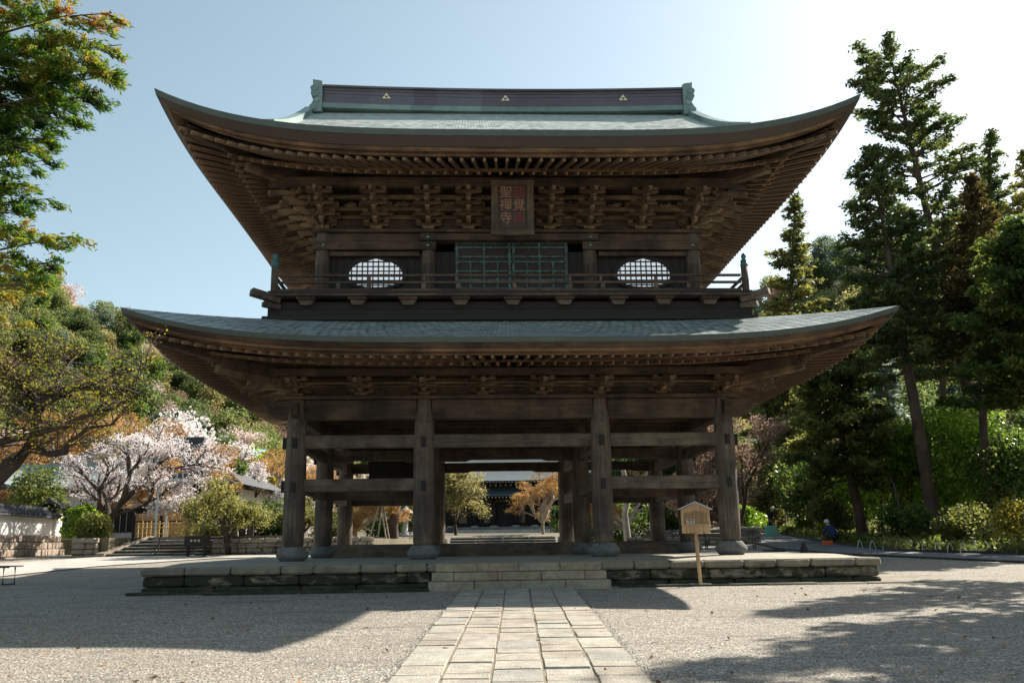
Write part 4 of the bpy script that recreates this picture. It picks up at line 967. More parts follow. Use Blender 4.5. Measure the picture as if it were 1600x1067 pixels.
# broadleaf shrubs and small trees of the right wood
def shrub(u, Y, R_, h, mat, n, size, seed, label, lumps=9, name='shrub', cat='shrub', group=None, stems=4, z0=.12):
    b0 = bx_at(u, Y); 
    if Y < 60 and b0.x > 14: b0.z += .45
    e = empty(name, b0, 0, label=label, cat=cat, group=group); rr = random.Random(seed)
    q = M()
    for i in range(stems):
        a_ = rr.uniform(0, 6.28); q.tube([(0, 0, -.2), (math.cos(a_)*R_*.2, math.sin(a_)*R_*.2, h*.4), (math.cos(a_)*R_*.5, math.sin(a_)*R_*.5, h*.8)], [.05+.01*h, .04, .02], 5, False)
    q.build('stem', BARK, e); link('crown', quads_mesh('crown', blob_mesh(R_, h, seed, mat, int(n*1.8), size*.72, lumps, z0), mat), e); return e
for i, (u, Y, R_, vt, mt, n, sz, lab) in enumerate((
    (1425, 44, 2.6, 640, 'bright', 5200, .17, 'glossy bright green shrub left of the long bare leaning trunk'),
    (1520, 43, 3.0, 615, 'bright', 6500, .17, 'big glossy light green shrub between the leaning trunk and right edge'),
    (1600, 40, 2.6, 640, 'dark', 5500, .16, 'dark glossy evergreen shrub at the right edge of the woods'),
    (1350, 50, 2.6, 690, 'bright', 4200, .17, 'yellow green shrub behind the leaning cedar trunk'),
    (1460, 50, 3.0, 670, 'dark', 5000, .18, 'dark evergreen shrub right behind the long leaning trunk'),
    (1560, 50, 3.4, 660, 'dark', 5600, .18, 'dark evergreen shrub deep in the wood on the far right'),
    (1270, 54, 2.6, 700, 'dark', 4200, .19, 'dark green shrub behind the short bushy cedar'),
    (1320, 58, 3.0, 700, 'dark', 4200, .2, 'deep green shrub between the cedar trunk and the pale conifer'),
    (1262, 60, 1.5, 785, 'bright', 2200, .14, 'low bright green bush beside the road'),
    (1165, 49, 1.1, 782, 'bright', 2000, .13, 'low bright green bush just right of the corner column'),
    (1300, 46, 1.6, 770, 'mixed', 2600, .13, 'low mixed green bush behind the crouching man'),
    (1500, 37, 1.5, 800, 'mixed', 2600, .11, 'low scrubby bush behind the hoop edging'),
    (1420, 40, 1.6, 795, 'dark', 2600, .12, 'low dark bush left of the foot of the leaning trunk'),
    (1590, 33, 1.5, 790, 'yell', 2600, .10, 'low yellowish scrub at the road edge on the far right'),
    (1205, 60, 3.0, 690, 'olive', 3600, .2, 'olive green shrub behind the straight grey trunk'),
    (1130, 58, 2.5, 730, 'twig', 2600, .17, 'brown twiggy shrub behind the right rear column'),
    )):
    b0 = bx_at(u, Y); h = topz(u, vt, Y)-b0.z-(.45 if b0.x > 14 else 0); shrub(u, Y, R_, h, LF[mt], n, sz, 100+i, lab, 11 if R_ > 2 else 7)
q = M()
for (u0, Y, u1, v1, r_) in ((1410, 46, 1398, 700, .09), (1440, 47, 1415, 690, .1), (1500, 46, 1495, 690, .08), (1380, 47, 1365, 720, .08)):
    b0 = bx_at(u0, Y); t_ = at(u1, v1, Y); e = M().tube([b0+Vector((0, 0, -.1)), (b0+t_)/2+Vector((.15, 0, 0)), t_], [r_, r_*.8, r_*.5], 7)
    tag(e.build('sapling_trunk', BARK), {1410: 'thin dark stem just left of the leaning trunk, second from the left', 1440: 'thickest thin dark stem touching the left side of the leaning trunk', 1500: 'thin straight dark stem right of the leaning trunk', 1380: 'thin dark stem nearest the short bushy cedar'}[u0], 'tree', 'thin dark stems in the right wood')
# woodland undergrowth (uncountable)
C_ = []
for i in range(2600):
    u = rnd.uniform(0, 1); f = u*(n_ := len(sl_)-1); k = min(int(f), n_-1); f -= k
    p = Vector(sl_[k]).lerp(Vector(sl_[k+1]), f); r_ = Vector(far[k]).lerp(Vector(far[k+1]), f); v = rnd.random()**1.6*.8; x, y = p.lerp(r_, v)
    C_.append((x+.25, y+.15, G0(y)+.08+1.2*sm(v*1.6-.05)+rnd.random()*.25))
V = cloud(C_, 22, (.35, .35, .18), .1, 2.0, None, 0)
o = link('undergrowth', quads_mesh('undergrowth', V, LF['mixed'])); o['kind'] = 'stuff'

# ------------------------------------------------------------------ left side: terrace, stairs, walls
TZ = 1.46
q = M().box(-19.3, -17.85, 40.6, 66, -.3, TZ-.02); q.box(-13.3, -6.2, 40.2, 66, -.3, TZ-.2); q.box(-17.85, -13.3, 43.0, 66, -.3, TZ-.02)
q.box(-60, -19.3, 47, 66, -.3, TZ-.02); q.build('terrace_ground', FLOOR, kind='structure')
stair = empty('stone_stairs', (0, 0, 0), label='broad dark stone stairs rising to the bamboo fence at the left', cat='stairs')
for k in range(6):
    y = 40.3+k*.42; z0 = .3; z1 = .62+.14*(k+1)
    for x0, x1 in ((-17.8, -15.8), (-15.8, -13.5)):
        M().box(x0+.02+.18*k*(x0 < -17), x1-.02, y+.06, y+.5, z0, z1-.065).build('riser_stone', MOSS, stair)  # risers darker than the treads, their shade put into the stone colour
        M().cham(x0+.01+.18*k*(x0 < -17), x1-.01, y, y+.5, z1-.06, z1, .02).build('tread_slab', PAVE[3], stair)
q = M(); q.add([(-17.85, 40.2, .3), (-16.8, 43, .3), (-16.8, 43, TZ+.05), (-17.85, 40.2, .78), (-18.2, 40.2, .3), (-17.1, 43, .3), (-17.1, 43, TZ+.05), (-18.2, 40.2, .78)], [(0, 3, 2, 1), (4, 5, 6, 7), (3, 7, 6, 2), (0, 4, 7, 3)]); q.build('stair_cheek', TANST, stair)
def stone_wall(name, p0, p1, z0, z1, rows, lens, mat, label, th=.45, jit=.03, batter=0, cat='stone wall'):
    e = empty(name, (p0[0], p0[1], 0), 0, label=label, cat=cat); d = Vector((p1[0]-p0[0], p1[1]-p0[1], 0)); L = d.length; rz = math.atan2(d.y, d.x)
    rot = Matrix.Rotation(rz, 4, 'Z'); hr = (z1-z0)/rows
    M().box(.02, L-.02, .12, th, z0-.3, z1-.03, rot).build('wall_core', DARKST, e)
    for r_ in range(rows):
        p = -rnd.uniform(0, lens[0]*.5); ins = batter*r_
        while p < L-.03:
            l = rnd.uniform(*lens); a, b_ = max(0, p), min(p+l, L)
            if b_-a > .06: M().cham(a+.012, b_-.012, ins+rnd.uniform(-jit, jit), ins+.2, z0+r_*hr+.01, z0+(r_+1)*hr-.01+rnd.uniform(-jit, jit)*.3, .03, rot, .02).build('wall_stone', mat, e)
            p += l
    return e
stone_wall('retaining_wall', (-19.35, 40.3), (-18.2, 40.3), .5, TZ-.02, 4, (.35, .7), WALLST, 'low mossy retaining wall under the round bush left of the stairs')
stone_wall('retaining_wall', (-13.15, 40.1), (-6.2, 40.0), .5, 1.34, 4, (.35, .75), WALLST, 'rough stone retaining wall behind the benches left of the gate')
# white tile capped wall
ww = empty('boundary_wall', (-22.5, 42.65, 0), 0, label='white plastered wall with a grey tiled cap on a cobbled stone base at the left edge', cat='wall')
wd = Vector((1.75, 3.4, 0)); WLn = 9.0; wrz = R(94.4)
def wm(mb, n, mat, par=ww): o = mb.build(n, mat, par); return o
WR = Matrix.Rotation(wrz, 4, 'Z')
# local x along the wall from the left (-5) to its end block (3.2)
wm(M().box(-14, 2.6, 0, .4, 1.62, 2.45, WR), 'plaster_face', PLASTER)
wm(M().box(2.6, 3.35, -.12, .55, 1.62, 2.95, WR), 'end_pier', PLASTER)
for r_ in range(4):
    p = -14
    while p < 3.3:
        l = rnd.uniform(.3, .55); wm(M().cham(p+.01, min(p+l, 3.35)-.01, -.48+.11*r_+rnd.uniform(-.02, .02), .4, .35+r_*.32, .35+(r_+1)*.32-.012, .035, WR, .015), 'base_stone', TANST); p += l
def tiled(x0, x1, yc, z, half, rise, par=ww, pitch=.26, T=None):
    T = T or WR
    for sy in (-1, 1):
        wm(M().prism([(yc, z+rise), (yc+sy*half, z), (yc+sy*half, z-.06), (yc, z+rise-.08)][::sy], x0, x1, T @ Matrix(((0, 1, 0, 0), (1, 0, 0, 0), (0, 0, 1, 0), (0, 0, 0, 1)))), 'tile_bed', TILE, par)
    x = x0+.08
    while x < x1:
        wm(M().tube([(x, yc-half-.02, z+.02), (x, yc-.04, z+rise+.02)], .055, 6).v and M().tube([T @ Vector((x, yc-half-.02, z+.02)), T @ Vector((x, yc-.04, z+rise+.02))], .055, 6), 'roof_tile', TILE, par); x += pitch
    wm(M().box(x0, x1, yc-.1, yc+.1, z+rise-.02, z+rise+.14, T), 'cap_tiles', TILE, par)
tiled(-14, 2.75, .2, 2.52, .5, .3); wm(M().box(-14, 2.7, -.2, .6, 2.45, 2.50, WR), 'cap_board', WX)
tiled(2.3, 3.65, .2, 3.0, .6, .3)
# pale low building behind
hs = empty('temple_house', (0, 0, 0), 0, label='long low house with white panels, dark posts and ribbed roof behind the cherry', cat='building')
hp = lambda mb, n, mat: mb.build(n, mat, hs)
HX0, HX1, HY = -29.5, -17.2, 55.0
hp(M().box(HX0, HX1, HY+.1, HY+8, 1.2, 4.5), 'house_wall', PLASTER)
for k in range(8):
    x = HX0+(HX1-HX0)*k/7; hp(M().box(x-.09, x+.09, HY-.03, HY+.12, 1.2, 4.5), 'wall_post', BK)
hp(M().box(HX0, HX1, HY-.02, HY+.09, 3.15, 3.3), 'wall_rail', BK); hp(M().box(HX0-.3, HX1+.3, HY-.06, HY+.06, 4.42, 4.6), 'eave_beam', BK)
for k in range(7):
    x = HX0+(HX1-HX0)*(k+.5)/7; w_ = (HX1-HX0)/14-.12
    f = hp(M().box(x-w_, x+w_, HY+.03, HY+.095, 1.9, 3.14), 'shutter_window', BK)
    for j in range(4): M().box(x-w_+.1+j*w_*.5, x-w_+.13+j*w_*.5, HY+.0, HY+.028, 1.95, 3.1).build('window_bar', GREYM, f)
q = M(); q.add([(HX0-1.2, HY-1.5, 4.55), (HX1+1.2, HY-1.5, 4.55), (HX1-3.2, HY+4, 7.6), (HX0+3.2, HY+4, 7.6), (HX0-1.2, HY+9.5, 4.55), (HX1+1.2, HY+9.5, 4.55)], [(0, 1, 2, 3), (3, 2, 5, 4), (0, 3, 4), (1, 5, 2)]); hp(q, 'roof', TILE)
q = M(); q.box(HX0-1.2, HX1+1.2, HY-1.5, HY-1.4, 4.4, 4.53); hp(q, 'eave_edge', BK)
for k in range(40):
    f = k/39; xa = HX0-1.1+(HX1-HX0+2.2)*f; xb = HX0+3.25+(HX1-HX0-6.5)*f
    hp(M().beam((xa, HY-1.48, 4.6), (xb, HY+3.95, 7.64), .09, .08), 'roof_rib', TILE)
hp(M().box(HX0+3, HX1-3, HY+3.8, HY+4.2, 7.6, 7.95), 'ridge', TILE)
# smaller gate roof in front of it
gr = empty('side_gate', (-24.6, 50, 0), R(8), label='small side gate with a pale green copper roof behind the white wall', cat='gate')
q = M(); q.grid(lambda u, v: (-2.6+5.2*u, -1.8+1.8*v, 4.15+1.15*v**1.3+.25*abs(2*u-1)**3), 12, 6, True); q.grid(lambda u, v: (-2.6+5.2*u, 1.8-1.8*v, 4.15+1.15*v**1.3+.25*abs(2*u-1)**3), 12, 6, True); q.build('roof', CUR, gr)
M().box(-2.5, 2.5, -1.75, 1.75, 4.02, 4.12).build('eave', BX, gr); M().box(-2.7, 2.7, -.15, .15, 5.3, 5.5).build('ridge', CUG, gr)
for x in (-1.9, 1.9): M().box(x-.14, x+.14, -.14, .14, 1.3, 4.02).build('gate_post', WZ, gr)
# fences at the head of the stairs
fe = empty('board_fence', (0, 0, 0), 0, label='tan board fence above the stairs behind the bamboo lattice', cat='fence')
for k in range(7): M().box(-18.6+k*.37, -18.6+(k+1)*.37-.015, 45.0, 45.04, 1.5, 2.62).build('fence_board', TANF, fe)
for x in (-18.62, -17.3, -16.0): M().box(x-.05, x+.05, 44.9, 44.99, 1.4, 2.68).build('fence_post', BK, fe)
M().box(-18.6, -16.0, 44.93, 44.98, 2.2, 2.26).build('fence_rail', BK, fe)
fe = empty('bamboo_lattice_fence', (0, 0, 0), 0, label='low yellow bamboo lattice fence left of the head of the stairs', cat='fence')
for k in range(11): M().tube([(-18.0+k*.2, 44.0, 1.42), (-18.0+k*.2, 44.0, 2.18+.05*(k % 2))], .03, 6).build('upright_cane', BAMB, fe)
for z in (1.62, 1.9, 2.1): M().tube([(-18.1, 43.95, z), (-15.9, 43.95, z)], .028, 6).build('cross_cane', BAMB, fe)
fe = empty('bamboo_screen', (0, 0, 0), 0, label='tall bright bamboo screen fence at the head of the stairs', cat='fence')
for k in range(16):
    if k in (9,): continue
    M().cham(-15.9+k*.17, -15.9+(k+1)*.17-.012, 44.4+.02*(k % 2), 44.44+.02*(k % 2), 1.42, 2.68-.05*(k > 9), .006).build('bamboo_slat', BAMB if k % 3 else TANF, fe)
for z in (1.7, 2.15, 2.5): M().tube([(-15.95, 44.36, z), (-13.2, 44.36, z)], .03, 6).build('cross_cane', BAMB, fe)
e = empty('shed_boards', (0, 0, 0), 0, label='dark grey board panels beside the bamboo screen', cat='panel')
for k in range(4): M().cham(-13.6+k*.36, -13.28+k*.36, 42.9, 42.96, 1.4, 2.25, .01).build('board', GZ if k % 2 else BK, e)
# lamp post with drooping arm
e = M().tube([(-16.55, 42.4, 1.3), (-16.55, 42.4, 3.6), (-16.45, 42.4, 3.85), (-16.1, 42.35, 3.98), (-15.6, 42.3, 4.02)], .05, 8); o = e.build('lamp_post', GREYM); tag(o, 'thin grey lamp post with a curved arm at the head of the stairs', 'lamp post')
M().cham(-15.75, -15.35, 42.2, 42.4, 3.95, 4.0, .01).build('lamp_head', GREYM, o)
e = M().tube([(-15.9, 41.9, 1.2), (-15.9, 41.9, 2.4)], .05, 8).build('steel_bollard', GREYM); tag(e, 'short grey steel post standing on the stairs under the lamp', 'post')
# dark sign block
e = empty('sign_block', (0, 0, 0), 0, label='dark wooden box sign with three pale characters on the stairs', cat='sign')
M().cham(-13.95, -12.95, 38.9, 39.2, 1.02, 1.45, .02).build('sign_body', BK, e); 
for x in (-13.8, -13.1): M().box(x-.04, x+.04, 38.95, 39.1, .5, 1.02).build('leg', BK, e)
for k, ch in enumerate('\u5186\u89ba\u5bfa'):
    pass
q = M()
for k in range(3):
    x = -13.65+k*.16
    for dx, dz, w_, h_ in ((0, .04, .10, .018), (0, 0, .09, .018), (-.03, .02, .018, .09), (.03, .0, .018, .08)): q.box(x+dx-w_/2, x+dx+w_/2, 38.885, 38.897, 1.24+dz-h_/2, 1.24+dz+h_/2)
q.build('sign_mark', GOLD, e)
# benches
BEN = wood('bench_wood', (.06, .05, .042), (.17, .145, .12), (.3, .26, .22), 'x')
def bench(p, rz, L, label, back=True, seat_z=.42, group='plank benches', leg='plank'):
    e = empty('bench', p, rz, label=label, cat='bench', group=group)
    for k in range(3): M().cham(-L/2, L/2, -.22+k*.16, -.08+k*.16, seat_z-.04, seat_z, .008).build('seat_plank', BEN, e)
    if back:
        for k in range(2): M().cham(-L/2, L/2, .27+k*.02, .31+k*.02, seat_z+.12+k*.15, seat_z+.25+k*.15, .008).build('back_plank', BEN, e)
    for sx in (-1, 1):
        x = sx*(L/2-.3); q = M().beam((x, -.18, 0), (x, -.15, seat_z-.04), .05, .05); q.beam((x, .24, 0), (x, .3, seat_z+(.38 if back else -.04)), .05, .05); q.beam((x, -.2, seat_z-.07), (x, .26, seat_z-.07), .05, .05); q.build('bench_leg', METAL, e)
def gxy(u, v, lift=0): x, y = gp(u, v); return Vector((x, y, G0(y)+lift))
for u, v, L, rz, lab in ((273, 868, 2.2, .05, 'plank bench with backrest in front of the stairs'), (386, 866.5, 2.0, .02, 'plank bench with backrest left of the corner column'), (444, 866, 1.5, .0, 'plank bench half hidden by the left corner column'),
                         (1036, 857.5, 1.6, .0, 'plank bench between the rear columns of the right bay'), (1142, 857.5, 2.6, -.04, 'long plank bench with backrest behind the right corner column')):
    bench(gxy(u, v), rz, L, lab)
p = gxy(-2, 913); e = empty('metal_bench', p, R(-12), label='low bench with thin dark seat and looped metal legs cut by the left edge', cat='bench')
for k in range(4): M().cham(-1.3, .5, -.24+k*.125, -.135+k*.125, .46, .49, .006).build('seat_plank', BEN, e)
for x in (-.9, .28): M().tube([(x, -.2, .45), (x+.02, -.22, .02), (x+.02, .2, .02), (x, .2, .45)], .022, 6).build('leg_loop', METAL, e)
M().tube([(-1.28, -.25, .45), (.48, -.25, .45)], .018, 6).build('seat_rail', METAL, e)

# ------------------------------------------------------------------ view through the gate
cs = empty('centre_stairs', (0, 0, 0), 0, label='wide pale stone stairs seen through the middle bay of the gate', cat='stairs')
for k in range(4):
    for i in range(4):
        M().box(-4.1+i*1.62, -4.1+(i+1)*1.62-.02, 56.06+k*.38, 56.6+k*.38, .4, .77+.165*k).build('riser_stone', MOSS, cs)  # shaded riser faces painted in as dark stone under pale treads
        M().cham(-4.1+i*1.62, -4.1+(i+1)*1.62-.02, 56+k*.38, 56.62+k*.38, .775+.165*k, .85+.165*k, .03).build('tread_slab', PAVE[2], cs)
stone_wall('side_wall', (2.45, 56), (4.6, 56), .6, 1.3, 3, (.4, .8), WALLST, 'short rubble wall right of the centre stairs')
stone_wall('side_wall', (-6.2, 56), (-4.2, 56), .6, 1.3, 3, (.4, .8), WALLST, 'short rubble wall left of the centre stairs')
stone_wall('rock_edging', (-8.5, 46), (-5.0, 46.2), .55, 1.0, 2, (.35, .8), WALLST, 'low rock edging of a planting bed seen through the left bay')
stone_wall('stacked_wall', (5.0, 42.5), (8.2, 42.2), .55, 1.15, 4, (.3, .9), WALLST, 'low stacked flat stone wall seen through the right bay')
stone_wall('stacked_wall', (10.8, 46.5), (12.2, 46.4), .75, 1.6, 3, (.4, .9), WALLST, 'stone wall beside the road right of the corner column')
stone_wall('stacked_wall', (8.3, 44.3), (11.3, 44.4), .55, 1.25, 3, (.4, .9), WALLST, 'low stone wall behind the long bench on the right')
hall = empty('main_hall', (-1.2, 92, 0), R(1), label='dark two roofed main hall seen far behind through the middle bay', cat='building')
hq = lambda mb, n, mat: mb.build(n, mat, hall)
hq(M().cham(-4.9, 4.6, -3.2, -.2, 1.0, 2.45, .03), 'podium_front', BASE); hq(M().box(-10, 10, -.19, 16, 1.0, 2.5), 'podium', BASE)
for k in range(4): hq(M().cham(-4.9, 4.6, -3.2-.35*(k+1), -3.15-.35*k, 1.0, 2.45-.27*(k+1), .02), 'podium_step', CONC)
hq(M().box(-8.2, 8.2, 1.2, 14, 2.5, 5.4), 'hall_body', BK)
for x in (-8.2, -5.4, -3.0, -1.1, 1.1, 3.0, 5.4, 8.2): hq(M().lathe([(.28, 0), (.28, 2.7)], 12, (x, .6, 2.5)), 'hall_column', BK); hq(M().lathe([(.42, 0), (.42, .1), (.3, .16)], 12, (x, .6, 2.5)), 'column_base', CONC)
lat = plain('lattice_wood', (.26, .19, .12), .8)
for x in (-1.65, 1.65, -4.2, 4.2):
    hq(M().box(x-.42, x+.42, 1.0, 1.05, 2.9, 4.7), 'lattice_door', lat)
    for j in range(5): hq(M().box(x-.40+j*.19, x-.36+j*.19, .96, .998, 2.9, 4.7), 'lattice_bar', BK)
hq(M().box(-8.4, 8.4, .4, .7, 4.95, 5.2), 'hall_beam', WX)
HALLR = plain('dark_hall_roof', (.05, .075, .08), .7, 0, .3, 2)
def hall_roof(xe, y0, y1, z0, xt, yt0, yt1, z1, nm, rise=.9):
    q = M()
    for sd, (a, b_, c_, d) in enumerate((((-xe, y0), (xe, y0), (-xt, yt0), (xt, yt0)), ((xe, y0), (xe, y1), (xt, yt0), (xt, yt1)), ((-xe, y1), (-xe, y0), (-xt, yt1), (-xt, yt0)), ((xe, y1), (-xe, y1), (xt, yt1), (-xt, yt1)))):
        q.grid(lambda u, v: (lambda s: ((a[0]+(b_[0]-a[0])*u)*(1-v)+(c_[0]+(d[0]-c_[0])*u)*v, (a[1]+(b_[1]-a[1])*u)*(1-v)+(c_[1]+(d[1]-c_[1])*u)*v, z0+rise*abs(s)**3*(1-v)+(z1-z0)*(.6*v+.4*v*v)))(2*u-1), 24, 8)
    hq(q, nm, HALLR)
    q = M()
    for k in range(60): x = -xe+.2+(2*xe-.4)*k/59; zz = z0-.14+rise*abs(x/xe)**3; q.beam((x, y0+.15, zz), (x*.9, y0+2.2, zz+.3), .1, .1)
    tag(hq(q, 'rafter_ends', plain('white_rafter_end', (.5, .48, .44), .8, 0, .05)), kind='stuff')
hall_roof(10.5, -1.6, 16.2, 5.45, 7.6, 1.6, 13, 6.6, 'lower_roof'); hq(M().box(-7, 7, 2, 13, 5.4, 7.0), 'upper_body', BK)
for k in range(26): hq(M().box(-6.7+k*.52, -6.5+k*.52, 1.6, 1.98, 6.55, 6.8), 'bracket_end', plain('whitewash', (.5, .47, .42), .8) if k == 0 else bpy.data.materials['whitewash'])
hall_roof(9.6, -.6, 15.2, 7.0, 4.5, 7, 7.6, 10.4, 'upper_roof', 1.0); hq(M().box(-5, 5, 6.9, 7.7, 10.3, 11.0), 'hall_ridge', CUP)
e = empty('notice_board', (0, 0, 0), 0, label='white notice boards standing right of the hall steps', cat='notice board')
for x in (3.6, 4.9): M().cham(x-.5, x+.5, 84.9, 84.96, 3.0, 3.75, .01).build('white_board', PLASTER, e)
for x in (3.1, 4.2, 5.4): M().box(x-.05, x+.05, 84.97, 85.05, 1.4, 3.8).build('board_post', WZ, e)

# stone lantern
e = empty('stone_lantern', (at(633, 846, 60).x, 60, G(-7, 60)), 0, label='pale stone lantern between the pines seen through the left bay', cat='stone lantern')
M().lathe([(.42, 0), (.42, .15), (.2, .22), (.16, .9), (.2, .95), (.36, 1.05), (.36, 1.12)], 6).build('pedestal', CONC, e)
M().lathe([(.22, 1.125), (.24, 1.5)], 6).build('fire_box', CONC, e); M().lathe([(.5, 1.505), (.46, 1.58), (.15, 1.85), (.08, 1.9), (.12, 2.0), (.01, 2.15)], 6).build('cap', CONC, e)
# small dark pointed stone by the road
p = gxy(1257, 866); e = M().lathe([(.22, 0), (.2, .06), (.15, .2), (.09, .32), (.05, .42), (.01, .46)], 7); o = e.build('marker_stone', DARKST, None, p); tag(o, 'small dark pointed stone standing at the road edge behind the platform', 'stone')
p = gxy(1237, 867); q = M().beam((-.5, .1, .05), (.4, -.05, .08), .14, .1, .02); tag(q.build('log', DARKST, None, gxy(1212, 862)), 'weathered log end lying at the road edge', 'log')
# hoop edging
for k in range(13):
    u = 1345+k*20.5; v = 858+k*.9 if k < 9 else 865
    p = Vector((lambda g_: (g_[0]+.12, g_[1]+.4, G0(g_[1]+.4)))(gp(u, v))); a_ = rnd.uniform(-.1, .1)
    pts = [Vector((-.16+.32*i/8+a_*.3*math.sin(math.pi*i/8), 0, .36*math.sin(math.pi*i/8)**.8)) for i in range(9)]
    q = M().tube(pts, .017, 5); o = q.build('edging_hoop', plain('hoop_bamboo', (.62, .62, .56), .5) if k == 0 else bpy.data.materials['hoop_bamboo'], None, p); o.rotation_euler = (0, 0, R(25)+a_)
    tag(o, 'pale bent bamboo hoop edging the road beside the wood', 'garden hoop', 'bamboo hoops along the road edge')
# thin street pole in the wood
pb = bx_at(1411, 41); o = M().tube([pb, at(1408, 800, 41), at(1398, 760, 41), at(1391, 745, 41), at(1372, 734, 41)], [.07, .06, .05, .04, .03], 7).build('lamp_post', METAL); tag(o, 'thin dark bent lamp post among the shrubs right of the road', 'lamp post')
# parked cars glimpsed behind the wood
def car(u, v, Y, col, label):
    b0 = at(u, v, Y); e = empty('parked_car', b0-Vector((0, 0, .75)), R(8), label=label, cat='car', group='cars parked behind the wood')
    body = M().prism([(-2.1, .25), (2.1, .25), (2.15, .7), (1.9, .82), (1.1, .9), (.6, 1.38), (-1.2, 1.4), (-1.9, .95), (-2.15, .85)], -.85, .85); body.build('body', col, e)
    M().prism([(-1.7, .93), (1.0, .93), (.55, 1.33), (-1.15, 1.34)], -.865, -.852).build('side_window', METAL, e)
    for x in (-1.3, 1.3): M().lathe([(.32, 0), (.32, .2)], 14).build('wheel', METAL, e).matrix_basis = Matrix.Translation((x, -.7, .32)) @ Matrix.Rotation(math.pi/2, 4, 'X')
car(1500, 764, 74, plain('car_white', (.7, .72, .75), .3, 0, .03), 'white parked car glimpsed behind the shrubs on the right'); car(1442, 768, 74, plain('car_blue', (.2, .33, .55), .3, 0, .05), 'blue parked car glimpsed behind the long leaning trunk')

# blue roofed shed on the slope
e = empty('blue_roof_shed', at(347, 712, 92)-Vector((0, 0, 3)), R(-6), label='small shed with a pale blue metal roof on the slope above the house', cat='shed')
M().box(-3.4, 3.4, .3, 3.4, -1, 3.0).build('wall', BK, e); q = M(); q.add([(-4.1, -.6, 2.9), (4.0, -.6, 2.9), (3.6, 3, 3.9), (-3.7, 3, 3.9)], [(0, 1, 2, 3)]); q.add([(-4.1, -.6, 2.8), (4.0, -.6, 2.8), (4.0, -.6, 2.9), (-4.1, -.6, 2.9)], [(0, 1, 2, 3)]); q.build('roof', plain('blue_roof_metal', (.30, .48, .56), .4, 0, .1), e)
for k in range(9): M().box(-3.6+k*.9, -3.55+k*.9, -.5, -.45, 2.0, 2.79).build('eave_post', PLASTER, e)

# ------------------------------------------------------------------ trees on the left and behind
def bt(u, Y, v_top, mesh, label, base_dz=0, name='tree', sc=None, rz=0, cat='tree', group=None, href=None):
    b0 = bx_at(u, Y); b0.z += base_dz; e = empty(name, b0, rz, label=label, cat=cat, group=group); s_ = (topz(u, v_top, Y)-b0.z)/href if href else 1; e.scale = (s_, s_, s_)
    link('trunk', mesh[0], e); link('crown', mesh[1], e); return e
ch = broad_mesh(8.2, 5.7, 2.3, 21, LF['cherry'], 13, .10, 4, 4, (.34, .34, .2), .2, (.35, 0), .5, BARK, .2, 1.1)
bt(158, 43.5, 652, ch, 'large cherry tree in pale pink bloom over the temple house', TZ-.8, 'cherry_tree', href=8.2)
ch2 = broad_mesh(5.5, 3.6, 1.5, 22, LF['cherry'], 18, .10, 4, 4, (.4, .4, .14), .2, (.2, 0), .45, BARK, .2, 1.1, keep=.55)
bt(425, 46, 742, ch2, 'small blossoming cherry with thick trunk behind the benches', .6, 'cherry_tree', href=5.5, rz=1)
bt(415, 60, 690, ch2, 'white blossoming cherry above the small one left of the corner column', .6, 'cherry_tree', href=5.5, rz=3)
bt(238, 78, 640, broad_mesh(8, 4.5, 2, 23, LF['cherry'], 14, .2, 3, 5, (.8, .8, .5), .25, (0, 0), .5, BARK, .2, 1.2), 'cherry in bloom behind the house roof under the hillside', 0, 'cherry_tree', href=8)
mpm = [broad_mesh(6.5, 4.2, 1.6, 40+i, LF['maple'], 11, .08, 5, 3, (.3, .3, .16), .18, (0, 0), .5, BARKP, .3, 1.2, keep=.8) for i in range(2)]
for i, (u, Y, vt, lab) in enumerate(((285, 50, 690, 'orange budding maple at the right end of the temple house'), (235, 60, 680, 'orange budding maple rising behind the temple house roof'), (560, 54, 735, 'orange budding maple seen through the left bay'),
        (120, 62, 655, 'orange budding maple behind the left half of the cherry'), (30, 58, 640, 'orange budding maple behind the white wall at the left edge'), (205, 72, 640, 'rusty budding maple at the foot of the wooded slope'), (320, 58, 720, 'orange budding maple right of the house gable'),
        (350, 66, 700, 'rusty budding maple under the blue roofed shed'), (430, 66, 715, 'rusty budding maple behind the cherry at the corner column'), (850, 62, 722, 'orange maple with pale trunk before the main hall'), (1000, 50, 728, 'orange budding tree seen through the right bay'), (480, 70, 700, 'brownish budding tree behind the left corner column'))):
    bt(u, Y, vt, mpm[i % 2], lab, .5 if u < 470 else 0, 'maple_tree', href=6.5, rz=i*1.3)
tw = broad_mesh(7, 3.6, 1.5, 50, LF['twig'], 8, .09, 5, 3, (.35, .35, .14), .14, (0, 0), .5, BARK, .3, 1.3)
bt(1160, 47, 640, tw, 'bare pinkish brown twiggy tree right of the corner column', 0, 'bare_tree', href=7); bt(1080, 60, 730, tw, 'bare twiggy tree behind the right bay', 0, 'bare_tree', href=7, rz=2)
for u0, Y, u1, vt, lab in ((982, 46, 975, 760, 'pale wavy bare trunk, left of the two behind the right bay'), (1022, 46, 1012, 760, 'pale straight bare trunk, right of the two behind the right bay')):
    b0 = bx_at(u0, Y); t_ = at(u1, 726, Y); pts = [b0-Vector((0, 0, .2))]+[b0.lerp(t_, f)+Vector((.13*math.sin(f*9+u0), 0, 0)) for f in (.2, .4, .6, .8, 1)]
    o = M().tube(pts, [.22, .17, .15, .14, .13, .11], 9).build('bare_tree', BARKP); tag(o, lab, 'tree')
